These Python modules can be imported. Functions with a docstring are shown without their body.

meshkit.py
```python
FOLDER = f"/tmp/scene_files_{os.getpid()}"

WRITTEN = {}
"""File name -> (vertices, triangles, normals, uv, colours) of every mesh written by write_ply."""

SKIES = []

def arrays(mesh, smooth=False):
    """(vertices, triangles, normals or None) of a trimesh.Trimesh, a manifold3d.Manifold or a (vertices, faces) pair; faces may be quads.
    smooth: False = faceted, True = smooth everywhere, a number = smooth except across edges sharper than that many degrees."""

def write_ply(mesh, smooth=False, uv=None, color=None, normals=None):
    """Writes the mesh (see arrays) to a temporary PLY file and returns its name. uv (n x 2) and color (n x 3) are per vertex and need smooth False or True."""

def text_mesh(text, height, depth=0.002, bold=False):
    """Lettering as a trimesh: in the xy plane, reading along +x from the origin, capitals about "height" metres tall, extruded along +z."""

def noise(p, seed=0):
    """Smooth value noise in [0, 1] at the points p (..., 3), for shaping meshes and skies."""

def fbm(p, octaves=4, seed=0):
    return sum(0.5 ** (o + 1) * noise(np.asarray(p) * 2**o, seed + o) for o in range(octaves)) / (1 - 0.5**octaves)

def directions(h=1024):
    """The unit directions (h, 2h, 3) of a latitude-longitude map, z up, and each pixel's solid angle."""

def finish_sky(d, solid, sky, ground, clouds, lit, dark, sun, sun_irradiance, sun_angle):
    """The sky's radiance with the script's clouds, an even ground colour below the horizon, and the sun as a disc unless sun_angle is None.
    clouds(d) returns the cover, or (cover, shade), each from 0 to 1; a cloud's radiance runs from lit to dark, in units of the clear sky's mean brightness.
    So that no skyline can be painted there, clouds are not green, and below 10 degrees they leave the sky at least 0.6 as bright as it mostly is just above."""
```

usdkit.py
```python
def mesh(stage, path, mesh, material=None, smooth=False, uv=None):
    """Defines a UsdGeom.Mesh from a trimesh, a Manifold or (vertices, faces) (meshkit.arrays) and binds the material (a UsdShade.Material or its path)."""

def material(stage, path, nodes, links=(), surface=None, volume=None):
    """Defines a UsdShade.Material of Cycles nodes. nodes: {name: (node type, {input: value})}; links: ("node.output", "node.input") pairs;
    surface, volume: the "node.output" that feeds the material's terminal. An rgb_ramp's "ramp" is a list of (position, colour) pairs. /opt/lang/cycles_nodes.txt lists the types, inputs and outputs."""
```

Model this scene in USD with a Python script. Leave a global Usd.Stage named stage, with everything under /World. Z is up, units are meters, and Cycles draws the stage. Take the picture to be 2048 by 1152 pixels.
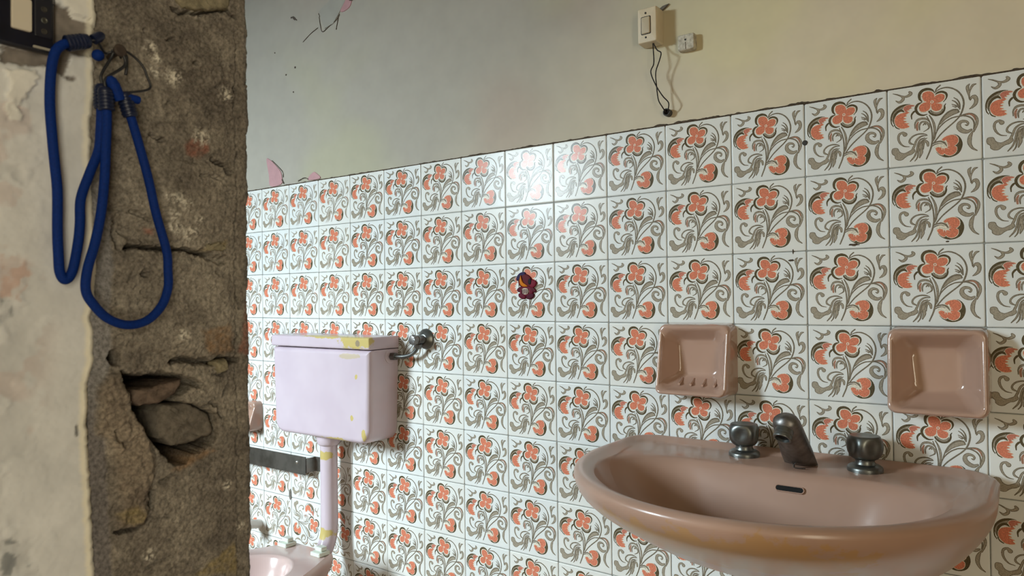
import math
import numpy as np
import trimesh
import manifold3d as m3
import usdkit
import meshkit
from pxr import Usd, UsdGeom, UsdShade, UsdLux, Gf, Sdf, Vt
from shapely.geometry import Polygon, Point, LineString
from shapely.ops import unary_union

# ------------------------------------------------------------------ stage, camera, lights
stage = Usd.Stage.CreateInMemory()
UsdGeom.SetStageUpAxis(stage, UsdGeom.Tokens.z)
UsdGeom.SetStageMetersPerUnit(stage, 1.0)
UsdGeom.Xform.Define(stage, '/World')
UsdGeom.Scope.Define(stage, '/World/Looks')

cam = UsdGeom.Camera.Define(stage, '/World/camera')
CAM = np.array([0.050458, -1.519707, 1.115562])
R_ = np.array([0.814385, 0.580207, -0.011728]); F_ = np.array([-0.580173, 0.814411, 0.011423])
R_ /= np.linalg.norm(R_); F_ -= R_ * (F_ @ R_); F_ /= np.linalg.norm(F_); U_ = np.cross(R_, F_)
cam.AddTransformOp().Set(Gf.Matrix4d(*R_, 0, *U_, 0, *(-F_), 0, *CAM, 1))
cam.CreateHorizontalApertureAttr(36.0); cam.CreateVerticalApertureAttr(20.25)
cam.CreateFocalLengthAttr(36.0 * 1426.519 / 2048)
cam.CreateClippingRangeAttr(Gf.Vec2f(0.05, 50))
cam.CreateFStopAttr(10.0); cam.CreateFocusDistanceAttr(1.6)
cam.CreateExposureAttr(0.0)


def rect_light(name, loc, rot, w, h, color, intensity):
    l = UsdLux.RectLight.Define(stage, '/World/' + name)
    l.AddTranslateOp().Set(Gf.Vec3d(*loc)); l.AddRotateXYZOp().Set(Gf.Vec3f(*rot))
    l.CreateWidthAttr(w); l.CreateHeightAttr(h); l.CreateColorAttr(Gf.Vec3f(*color)); l.CreateIntensityAttr(intensity)


# daylight: the bright part of the sky seen over the neighbouring roofs through the small bathroom window (towards +y), and fill light from an added, unseen doorway on the right (towards -x)
rect_light('window_sky', (-3.95, -4.60, 3.35), (90, 0, 0), 3.4, 2.8, (0.80, 0.955, 1.03), 102.0)
rect_light('doorway_fill', (1.66, -2.70, 1.05), (0, 90, 0), 2.0, 0.90, (1.0, 0.89, 0.66), 8.2)

# ------------------------------------------------------------------ helpers
COUNT = {}


def numbered(parent, name):
    k = (parent, name); n = COUNT.get(k, 0); COUNT[k] = n + 1
    return name if n == 0 else '%s_%03d' % (name, n)


class Thing:
    def __init__(self, name, loc=(0, 0, 0), label=None, cat=None, group=None, kind=None):
        self.path = '/World/' + numbered('/World', name); self.loc = np.array(loc, float)
        x = UsdGeom.Xform.Define(stage, self.path); x.AddTranslateOp().Set(Gf.Vec3d(*self.loc.tolist()))
        p = x.GetPrim()
        for k, v in (('label', label), ('category', cat), ('group', group), ('kind', kind)):
            if v: p.SetCustomDataByKey(k, v)

    def add(self, name, mesh, mat, smooth=35, col=None, label=None, parent=None, kind=None):
        path = (parent or self.path); path = path + '/' + numbered(path, name)
        v, f = meshkit.arrays(mesh)[:2]
        put_mesh(path, (v - self.loc, f), mat, smooth, col)
        p = stage.GetPrimAtPath(path)
        if label: p.SetCustomDataByKey('label', label)
        if kind: p.SetCustomDataByKey('kind', kind)
        return path


def put_mesh(path, mesh, mat, smooth, col):
    m = usdkit.mesh(stage, path, mesh, LOOK[mat], smooth=smooth)
    if col is not None:
        UsdGeom.PrimvarsAPI(m).CreatePrimvar('col', Sdf.ValueTypeNames.Color3fArray, 'vertex').Set(Vt.Vec3fArray.FromNumpy(np.asarray(col, np.float32)))
    return m


def lin(r, g, b):
    c = np.array([r, g, b]) / 255.0
    return np.where(c <= 0.04045, c / 12.92, ((c + 0.055) / 1.055) ** 2.4)


def cat(*ms):
    vs, fs, n = [], [], 0
    for m in ms:
        v, f = meshkit.arrays(m)[:2]
        vs.append(v); fs.append(f + n); n += len(v)
    return np.vstack(vs), np.vstack(fs)


def loft(rings, cap0=False, cap1=False, closed=True):
    """rings: list of (N,3) outlines with equal N, joined in order."""
    n = len(rings[0]); v = np.vstack(rings); f = []
    i = np.arange(n if closed else n - 1); j = (i + 1) % n
    for k in range(len(rings) - 1):
        a, b = k * n, (k + 1) * n
        f.append(np.stack([a + i, a + j, b + j], 1)); f.append(np.stack([a + i, b + j, b + i], 1))
    for want, k, flip in ((cap0, 0, True), (cap1, len(rings) - 1, False)):
        if want:
            c = len(v); v = np.vstack([v, rings[k].mean(0)])
            t = np.stack([k * n + i, k * n + j, np.full(len(i), c)], 1)
            f.append(t[:, ::-1] if flip else t)
    return v, np.vstack(f)


def rr(w, h, radii, n=6, cx=0.0, cz=0.0):
    """rounded rectangle outline, counter-clockwise from the lower left corner; radii for ll, lr, ur, ul."""
    if np.ndim(radii) == 0: radii = [radii] * 4
    out = []
    for k, (sx, sz) in enumerate(((-1, -1), (1, -1), (1, 1), (-1, 1))):
        r = max(radii[k], 1e-5)
        a = np.radians(180 + 90 * k) + np.linspace(0, np.pi / 2, n)
        out.append(np.stack([cx + sx * (w / 2 - r) + r * np.cos(a), cz + sz * (h / 2 - r) + r * np.sin(a)], 1))
    return np.vstack(out)


def slab_y(x0, x1, z0, z1, y_back, prof, r, n=5):
    """plate on the tiled wall: outline in x,z; prof = (inset, y) from back to front."""
    rings = []
    for ins, y in prof:
        o = rr(x1 - x0 - 2 * ins, z1 - z0 - 2 * ins, np.maximum(np.array(r if np.ndim(r) else [r] * 4) - ins, 2e-4), n, (x0 + x1) / 2, (z0 + z1) / 2)
        rings.append(np.stack([o[:, 0], np.full(len(o), y), o[:, 1]], 1))
    return loft(rings, True, True)


def slab_x(y0, y1, z0, z1, prof, r, n=5):
    """plate on the partition face: prof = (inset, x) from back to front."""
    rings = []
    for ins, x in prof:
        o = rr(y1 - y0 - 2 * ins, z1 - z0 - 2 * ins, max(r - ins, 2e-4), n, (y0 + y1) / 2, (z0 + z1) / 2)
        rings.append(np.stack([np.full(len(o), x), o[:, 0], o[:, 1]], 1))
    return loft(rings, True, True)


def box(x0, x1, y0, y1, z0, z1):
    m = trimesh.creation.box((x1 - x0, y1 - y0, z1 - z0)); m.apply_translation(((x0 + x1) / 2, (y0 + y1) / 2, (z0 + z1) / 2)); return m


def spline(p, n=8):
    p = np.asarray(p, float); q = np.vstack([2 * p[:1] - p[1:2], p, 2 * p[-1:] - p[-2:-1]]); out = []
    for i in range(len(q) - 3):
        a, b, c, d = q[i:i + 4]; t = np.linspace(0, 1, n, endpoint=False)[:, None]
        out.append(.5 * (2 * b + (c - a) * t + (2 * a - 5 * b + 4 * c - d) * t * t + (3 * b - a - 3 * c + d) * t ** 3))
    return np.vstack(out + [p[-1:]])


def tube(pts, rad, n=12, caps=True):
    p = np.asarray(pts, float); rad = np.broadcast_to(rad, len(p))
    t = np.gradient(p, axis=0); t /= np.linalg.norm(t, axis=1, keepdims=True) + 1e-12
    u = np.cross(t[0], [0, 0, 1.0]); u = u if np.linalg.norm(u) > .1 else np.cross(t[0], [0, 1.0, 0])
    u /= np.linalg.norm(u); rings = []; a = np.linspace(0, 2 * np.pi, n, endpoint=False)
    for k in range(len(p)):
        u = u - t[k] * (u @ t[k]); u /= np.linalg.norm(u); w = np.cross(t[k], u)
        rings.append(p[k] + rad[k] * (np.cos(a)[:, None] * u + np.sin(a)[:, None] * w))
    return loft(rings, caps, caps)


def lathe(origin, axis, prof, n=32, caps=True):
    """prof: (distance along the axis, radius)."""
    o = np.asarray(origin, float); ax = np.asarray(axis, float)
    return tube_rings([o + ax / np.linalg.norm(ax) * d for d, _ in prof], ax, [r for _, r in prof], n, caps)


def tube_rings(pts, ax, rad, n, caps):
    ax = np.asarray(ax, float) / np.linalg.norm(ax)
    u = np.cross(ax, [0, 0, 1.0]); u = u if np.linalg.norm(u) > .1 else np.cross(ax, [1.0, 0, 0]); u /= np.linalg.norm(u); w = np.cross(ax, u)
    a = np.linspace(0, 2 * np.pi, n, endpoint=False)
    return loft([p + r * (np.cos(a)[:, None] * u + np.sin(a)[:, None] * w) for p, r in zip(pts, rad)], caps, caps)


def sm(a, b, x): t = np.clip((x - a) / (b - a), 0, 1); return t * t * (3 - 2 * t)


def flat_poly(poly, h, bevel=0.0, drop=0.0):
    """caps of a shapely polygon at height h (third coordinate) with a sloping skirt; returns (v, f) in 2D+h."""
    rings = [np.array(poly.exterior.coords)[:-1]] + [np.array(i.coords)[:-1] for i in poly.interiors]
    v2, f = trimesh.creation.triangulate_polygon(poly, engine='earcut')
    v = np.c_[v2, np.full(len(v2), h)]; f = np.asarray(f)
    e1, e2 = v2[f[:, 1]] - v2[f[:, 0]], v2[f[:, 2]] - v2[f[:, 0]]
    neg = e1[:, 0] * e2[:, 1] - e1[:, 1] * e2[:, 0] < 0
    f = np.where(neg[:, None], f[:, ::-1], f)
    vs, fs, n = [v], [f], len(v)
    if bevel > 0:
        for k, r in enumerate(rings):
            area = np.sum(r[:, 0] * np.roll(r[:, 1], -1) - np.roll(r[:, 0], -1) * r[:, 1])
            if (area > 0) != (k == 0): r = r[::-1]
            d = np.roll(r, -1, 0) - np.roll(r, 1, 0); d /= np.linalg.norm(d, axis=1, keepdims=True) + 1e-12
            o = r + np.stack([d[:, 1], -d[:, 0]], 1) * bevel
            m = len(r); i = np.arange(m); j = (i + 1) % m
            vs += [np.c_[r, np.full(m, h)], np.c_[o, np.full(m, h - drop)]]
            fs += [np.stack([n + i, n + m + i, n + m + j], 1), np.stack([n + i, n + m + j, n + j], 1)]; n += 2 * m
    return np.vstack(vs), np.vstack(fs)


# ------------------------------------------------------------------ materials
LOOK = {}


def look(name, nodes, links, surface='p.BSDF'):
    LOOK[name] = usdkit.material(stage, '/World/Looks/' + name, nodes, links, surface=surface)


def simple(name, c, rough=.4, metallic=0., scale=0, amount=.15, c2=None, bump=0, bscale=200, coat=0., spec=.5, detail=3, attr=False):
    """plain colour varied by noise on world position, fine bump; attr: colour comes from the mesh's col primvar."""
    nodes = {'p': ('principled_bsdf', {'base_color': tuple(c), 'roughness': rough, 'metallic': metallic, 'coat_weight': coat, 'coat_roughness': .06, 'specular_ior_level': spec}), 'g': ('geometry', {})}
    links = []
    src = None
    if attr:
        nodes['a'] = ('attribute', {'attribute': 'col'}); src = 'a.color'
    if scale:
        nodes['n'] = ('noise_texture', {'scale': scale, 'detail': detail, 'roughness': .6})
        links.append(('g.position', 'n.vector'))
        if attr:
            lo = 1 - amount; hi = 1 + amount
            nodes['r'] = ('rgb_ramp', {'ramp': [(.3, (lo,) * 3), (.7, (hi,) * 3)]})
            nodes['m'] = ('mix', {'mix_type': 'multiply', 'fac': 1.0})
            links += [('n.fac', 'r.fac'), (src, 'm.color1'), ('r.color', 'm.color2')]; src = 'm.color'
        else:
            c2 = c2 if c2 is not None else tuple(np.array(c) * (1 - amount))
            nodes['r'] = ('rgb_ramp', {'ramp': [(.35, tuple(c2)), (.65, tuple(c))]})
            links += [('n.fac', 'r.fac')]; src = 'r.color'
    if src: links.append((src, 'p.base_color'))
    if bump:
        nodes['bn'] = ('noise_texture', {'scale': bscale, 'detail': 4, 'roughness': .6})
        nodes['b'] = ('bump', {'strength': 1.0, 'distance': bump})
        links += [('g.position', 'bn.vector'), ('bn.fac', 'b.height'), ('b.normal', 'p.normal')]
    look(name, nodes, links)


def stained(name, base, stain, spots, rough=.35, bump=.00015, bscale=40, noise=30, coat=0.3, base2=None):
    """paint with worn patches or painted-in bounce light: spots = (centre, radii) in world space, edges broken up by noise."""
    nodes = {'p': ('principled_bsdf', {'roughness': rough, 'coat_weight': coat, 'coat_roughness': .1}), 'g': ('geometry', {}),
             'n': ('noise_texture', {'scale': noise, 'detail': 5, 'roughness': .65}), 'bn': ('noise_texture', {'scale': bscale, 'detail': 2}),
             'b': ('bump', {'strength': 1.0, 'distance': bump}), 'v': ('noise_texture', {'scale': 9, 'detail': 3}),
             'vr': ('rgb_ramp', {'ramp': [(.35, base2 if base2 is not None else base), (.65, base)]})}
    links = [('g.position', 'n.vector'), ('g.position', 'bn.vector'), ('bn.fac', 'b.height'), ('b.normal', 'p.normal'), ('g.position', 'v.vector'), ('v.fac', 'vr.fac')]
    src = 'vr.color'
    for k, (c, r, s) in enumerate(spots):
        i = str(k)
        inv = 1.0 / np.array(r)
        nodes['mp' + i] = ('mapping', {'mapping_type': 'point', 'location': tuple(-np.array(c) * inv), 'scale': tuple(inv)})
        nodes['gr' + i] = ('gradient_texture', {'gradient_type': 'spherical'})
        nodes['ad' + i] = ('math', {'math_type': 'multiply_add', 'value2': 1.1, 'value3': -.55})
        nodes['su' + i] = ('math', {'math_type': 'add'})
        nodes['st' + i] = ('map_range', {'range_type': 'smoothstep', 'from_min': .30, 'from_max': .42, 'to_min': 0.0, 'to_max': 1.0, 'clamp': True})
        nodes['mx' + i] = ('mix', {'mix_type': 'mix', 'color2': tuple(s)})
        links += [('g.position', 'mp%s.vector' % i), ('mp%s.vector' % i, 'gr%s.vector' % i), ('n.fac', 'ad%s.value1' % i), ('ad%s.value' % i, 'su%s.value1' % i), ('gr%s.fac' % i, 'su%s.value2' % i),
                  ('su%s.value' % i, 'st%s.value' % i), ('st%s.result' % i, 'mx%s.fac' % i), (src, 'mx%s.color1' % i)]
        src = 'mx%s.color' % i
    links.append((src, 'p.base_color'))
    look(name, nodes, links)


simple('tile_glaze', (.725, .745, .735), .24, scale=6, amount=.05, spec=.16)
simple('tile_glaze_warm', (.735, .74, .71), .24, scale=6, amount=.05, spec=.16)
simple('tile_print', (.5, .5, .5), .2, scale=420, amount=.22, attr=True, spec=.16, detail=2)
simple('grout', (.30, .31, .29), .9, scale=60, amount=.3)
simple('grout_dirt', (.085, .06, .038), .95, scale=120, amount=.45)
simple('wall_paint', (.49, .46, .38), .8, scale=14, amount=.04, bump=.0006, bscale=18, attr=True)
simple('plain_plaster', (.46, .39, .27), .85, scale=3, amount=.15)
simple('white_plaster', (.68, .70, .72), .85, scale=5, amount=.12, bump=.0005, bscale=40)
simple('old_ceiling', (.45, .42, .36), .9, scale=3, amount=.1)
simple('floor_cement', (.34, .23, .14), .7, scale=8, amount=.3)
simple('pink_undercoat', (.48, .27, .28), .8, scale=40, amount=.1)
simple('crack_dirt', (.10, .078, .06), .95, scale=90, amount=.4)
simple('flake_paint', (.36, .345, .30), .8, scale=20, amount=.08)
simple('masonry', (.2, .17, .13), .95, scale=260, amount=.42, attr=True, bump=.0009, bscale=420, spec=.15)
simple('plaster_coat', (.6, .57, .5), .8, scale=35, amount=.06, attr=True, bump=.0005, bscale=60, spec=.25)
simple('stone', (.19, .17, .145), .95, scale=130, amount=.4, bump=.0012, bscale=240, spec=.15)
simple('brick_old', (.185, .14, .115), .95, scale=110, amount=.45, bump=.001, bscale=220, spec=.15)
simple('lime_stone', (.30, .27, .19), .95, scale=130, amount=.35, bump=.001, bscale=240, spec=.15)
simple('cord_blue', (.002, .027, .20), .65, scale=500, amount=.25, bump=.0003, bscale=900, spec=.15)
simple('cap_navy', (.004, .012, .05), .4, scale=80, amount=.2)
simple('wire_dark', (.012, .014, .02), .45)
simple('nail_iron', (.05, .035, .028), .7, scale=200, amount=.4)
simple('switch_black', (.008, .010, .022), .3, scale=60, amount=.3)
simple('switch_white', (.62, .58, .50), .35)
simple('socket_insert', (.012, .014, .024), .4)
simple('chrome_worn', (.21, .22, .21), .36, metallic=.9, scale=40, amount=.3, c2=(.15, .16, .155))
simple('chrome_dull', (.23, .225, .215), .40, metallic=.9, scale=50, amount=.35, c2=(.14, .13, .125))
simple('steel_bar', (.27, .26, .24), .42, metallic=1.0, scale=14, amount=.3, c2=(.15, .14, .125))
simple('screw_bright', (.7, .7, .68), .3, metallic=1.0)
simple('hole_black', (.004, .004, .004), .9)
simple('rubber_dark', (.03, .028, .025), .7)
simple('cream_plastic', (.66, .56, .40), .35, scale=25, amount=.08)
simple('cream_rocker', (.50, .42, .29), .35)
simple('painted_box', (.60, .56, .46), .7, scale=120, amount=.3, c2=(.36, .32, .25), bump=.0006, bscale=160)
simple('wire_cloth', (.022, .017, .014), .7, scale=300, amount=.4)
simple('conduit', (.05, .05, .048), .6)
PINK = tuple(lin(176, 144, 127))
stained('basin_pink', PINK, None, [((-.28, -.50, .70), (.50, .16, .115), lin(176, 138, 98))], rough=.28, bump=.00005, coat=.12, base2=tuple(lin(171, 139, 122)))  # ochre apron spot: warm floor bounce put into the colour
simple('dish_pink', PINK, .16, scale=10, amount=.06, coat=.6)
YEL = tuple(lin(198, 178, 112))
LILAC = tuple(lin(205, 190, 200))
stained('cistern_lilac', LILAC, None, [((-1.50, -.12, 1.0), (.11, .05, .05), YEL), ((-1.63, -.10, 1.003), (.17, .06, .012), YEL), ((-1.60, -.118, .697), (.10, .04, .016), YEL), ((-1.472, -.118, .725), (.012, .03, .030), YEL),
                                     ((-1.52, -.118, .77), (.009, .02, .011), YEL), ((-1.50, -.118, .89), (.008, .02, .012), YEL), ((-1.49, -.119, .985), (.016, .03, .014), lin(150, 135, 110)), ((-1.53, -.118, .948), (.07, .03, .012), lin(196, 180, 160))],
        rough=.30, noise=45, coat=.2, base2=tuple(lin(199, 183, 194)))
stained('pipe_lilac', LILAC, None, [((-1.70, -.07, .635), (.05, .06, .022), YEL), ((-1.70, -.07, .395), (.05, .05, .03), YEL)], rough=.3, noise=40, coat=.2)
simple('pan_pink', tuple(lin(206, 180, 174)), .18, scale=8, amount=.05, coat=.5)
simple('hinge_plastic', (.66, .70, .62), .4)
simple('holder_white', (.70, .68, .64), .3)
simple('sticker', (.5, .5, .5), .6, attr=True, spec=.12)

# ------------------------------------------------------------------ the setting
X0, X1, Y_REAR, Y_FRONT, H = -3.2, 1.6, -3.4, -2.5, 2.75
P_X, P_Y = -0.68, -1.02          # face and free end of the partition


def struct(name, mesh, mat, label):
    t = '/World/' + numbered('/World', name)
    put_mesh(t, meshkit.arrays(mesh)[:2], mat, False, None)
    p = stage.GetPrimAtPath(t); p.SetCustomDataByKey('kind', 'structure'); p.SetCustomDataByKey('label', label)


struct('floor', box(X0 - .2, X1 + .2, Y_REAR - .2, .2, -.1, 0), 'floor_cement', 'bare cement floor of the bathroom')
struct('ceiling', box(X0 - .2, X1 + .2, Y_REAR - .2, .2, H, H + .1), 'old_ceiling', 'plain pale ceiling')
struct('wall_left', box(X0 - .15, X0, Y_FRONT - .12, .2, 0, H), 'plain_plaster', 'plain plastered wall at the far left of the bathroom')
wx0, wx1, wz0, wz1 = -2.95, -2.27, 1.00, 2.22
struct('wall_front', cat(box(X0, wx0, Y_FRONT - .12, Y_FRONT, 0, H), box(wx1, -.8, Y_FRONT - .12, Y_FRONT, 0, H), box(wx0, wx1, Y_FRONT - .12, Y_FRONT, 0, wz0), box(wx0, wx1, Y_FRONT - .12, Y_FRONT, wz1, H)),
       'plain_plaster', 'plastered wall with the small bathroom window')
dy0, dy1, dz1 = -3.15, -2.25, 2.05  # doorway added out of view to bring fill light onto the partition
struct('wall_right', cat(box(X1, X1 + .12, Y_REAR - .1, dy0, 0, H), box(X1, X1 + .12, dy1, .2, 0, H), box(X1, X1 + .12, dy0, dy1, dz1, H)), 'plain_plaster', 'plastered wall with an added doorway for fill light on the right')
struct('wall_rear', box(-.8, X1, Y_REAR - .12, Y_REAR, 0, H), 'plain_plaster', 'plain plastered wall behind the viewer')
win = Thing('window_1', ((wx0 + wx1) / 2, Y_FRONT, wz0), 'small open window of the bathroom', None, None, 'structure')
for nm, b in (('frame', (wx0, wx0 + .03, wz0, wz1)), ('frame', (wx1 - .03, wx1, wz0, wz1)), ('frame', (wx0 + .03, wx1 - .03, wz0, wz0 + .03)), ('frame', (wx0 + .03, wx1 - .03, wz1 - .03, wz1))):
    win.add(nm, box(b[0], b[1], Y_FRONT - .05, Y_FRONT - .005, b[2], b[3]), 'holder_white', False)
dr = Thing('added_door_1', (X1, (dy0 + dy1) / 2, 0), 'added unseen doorway for fill light right of the viewer', None, None, 'structure')
for b in ((dy0, dy0 + .04, 0, dz1), (dy1 - .04, dy1, 0, dz1), (dy0 + .04, dy1 - .04, dz1 - .04, dz1)):
    dr.add('added_door_frame', box(X1 - .01, X1 + .03, b[0], b[1], b[2], b[3]), 'holder_white', False)

# ---- tiled wall
S = 0.15; TOP = 1.5
back = Thing('wall_back', (0, 0, 0), 'back wall with floral tiles below and stained cream plaster above', None, None, 'structure')
back.add('wall_core', box(X0 - .15, X1 + .15, .008, .2, 0, H), 'plain_plaster', False)
back.add('grout_bed', box(X0, 1.2, .0024, .008, 0, TOP - .001), 'grout', False)
# upper plaster: gently uneven, its face just behind the tile faces
nx, nz = 200, 64
gx, gz = np.meshgrid(np.linspace(X0, X1, nx), np.linspace(TOP - .004, H, nz))
pp = np.stack([gx, 0 * gx, gz], -1)
gy = .004 - .003 * meshkit.fbm(pp * 5.0, 4, 3) - .002 * meshkit.fbm(pp * 1.3, 2, 9)
grid = np.stack([gx, gy, gz], -1).reshape(-1, 3)


def grid_faces(nr, nc, flip=False):
    a = (np.arange(nr - 1)[:, None] * nc + np.arange(nc - 1)[None]).ravel()
    f = np.vstack([np.stack([a, a + 1, a + nc + 1], 1), np.stack([a, a + nc + 1, a + nc], 1)])
    return f[:, ::-1] if flip else f


# wall colour: darker and greyer on the left, lighter and creamier on the right, pinkish and greenish cloudy stains between
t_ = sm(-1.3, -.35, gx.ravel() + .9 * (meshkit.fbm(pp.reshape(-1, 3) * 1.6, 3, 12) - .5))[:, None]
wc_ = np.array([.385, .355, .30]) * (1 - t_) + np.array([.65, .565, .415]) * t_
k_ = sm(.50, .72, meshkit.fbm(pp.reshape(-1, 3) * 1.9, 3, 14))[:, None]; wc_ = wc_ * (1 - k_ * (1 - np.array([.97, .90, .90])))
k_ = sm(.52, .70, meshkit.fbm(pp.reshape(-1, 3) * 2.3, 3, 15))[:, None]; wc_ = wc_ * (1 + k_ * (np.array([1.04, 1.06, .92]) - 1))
back.add('upper_plaster', (grid, grid_faces(nz, nx)), 'wall_paint', True, wc_)

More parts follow.
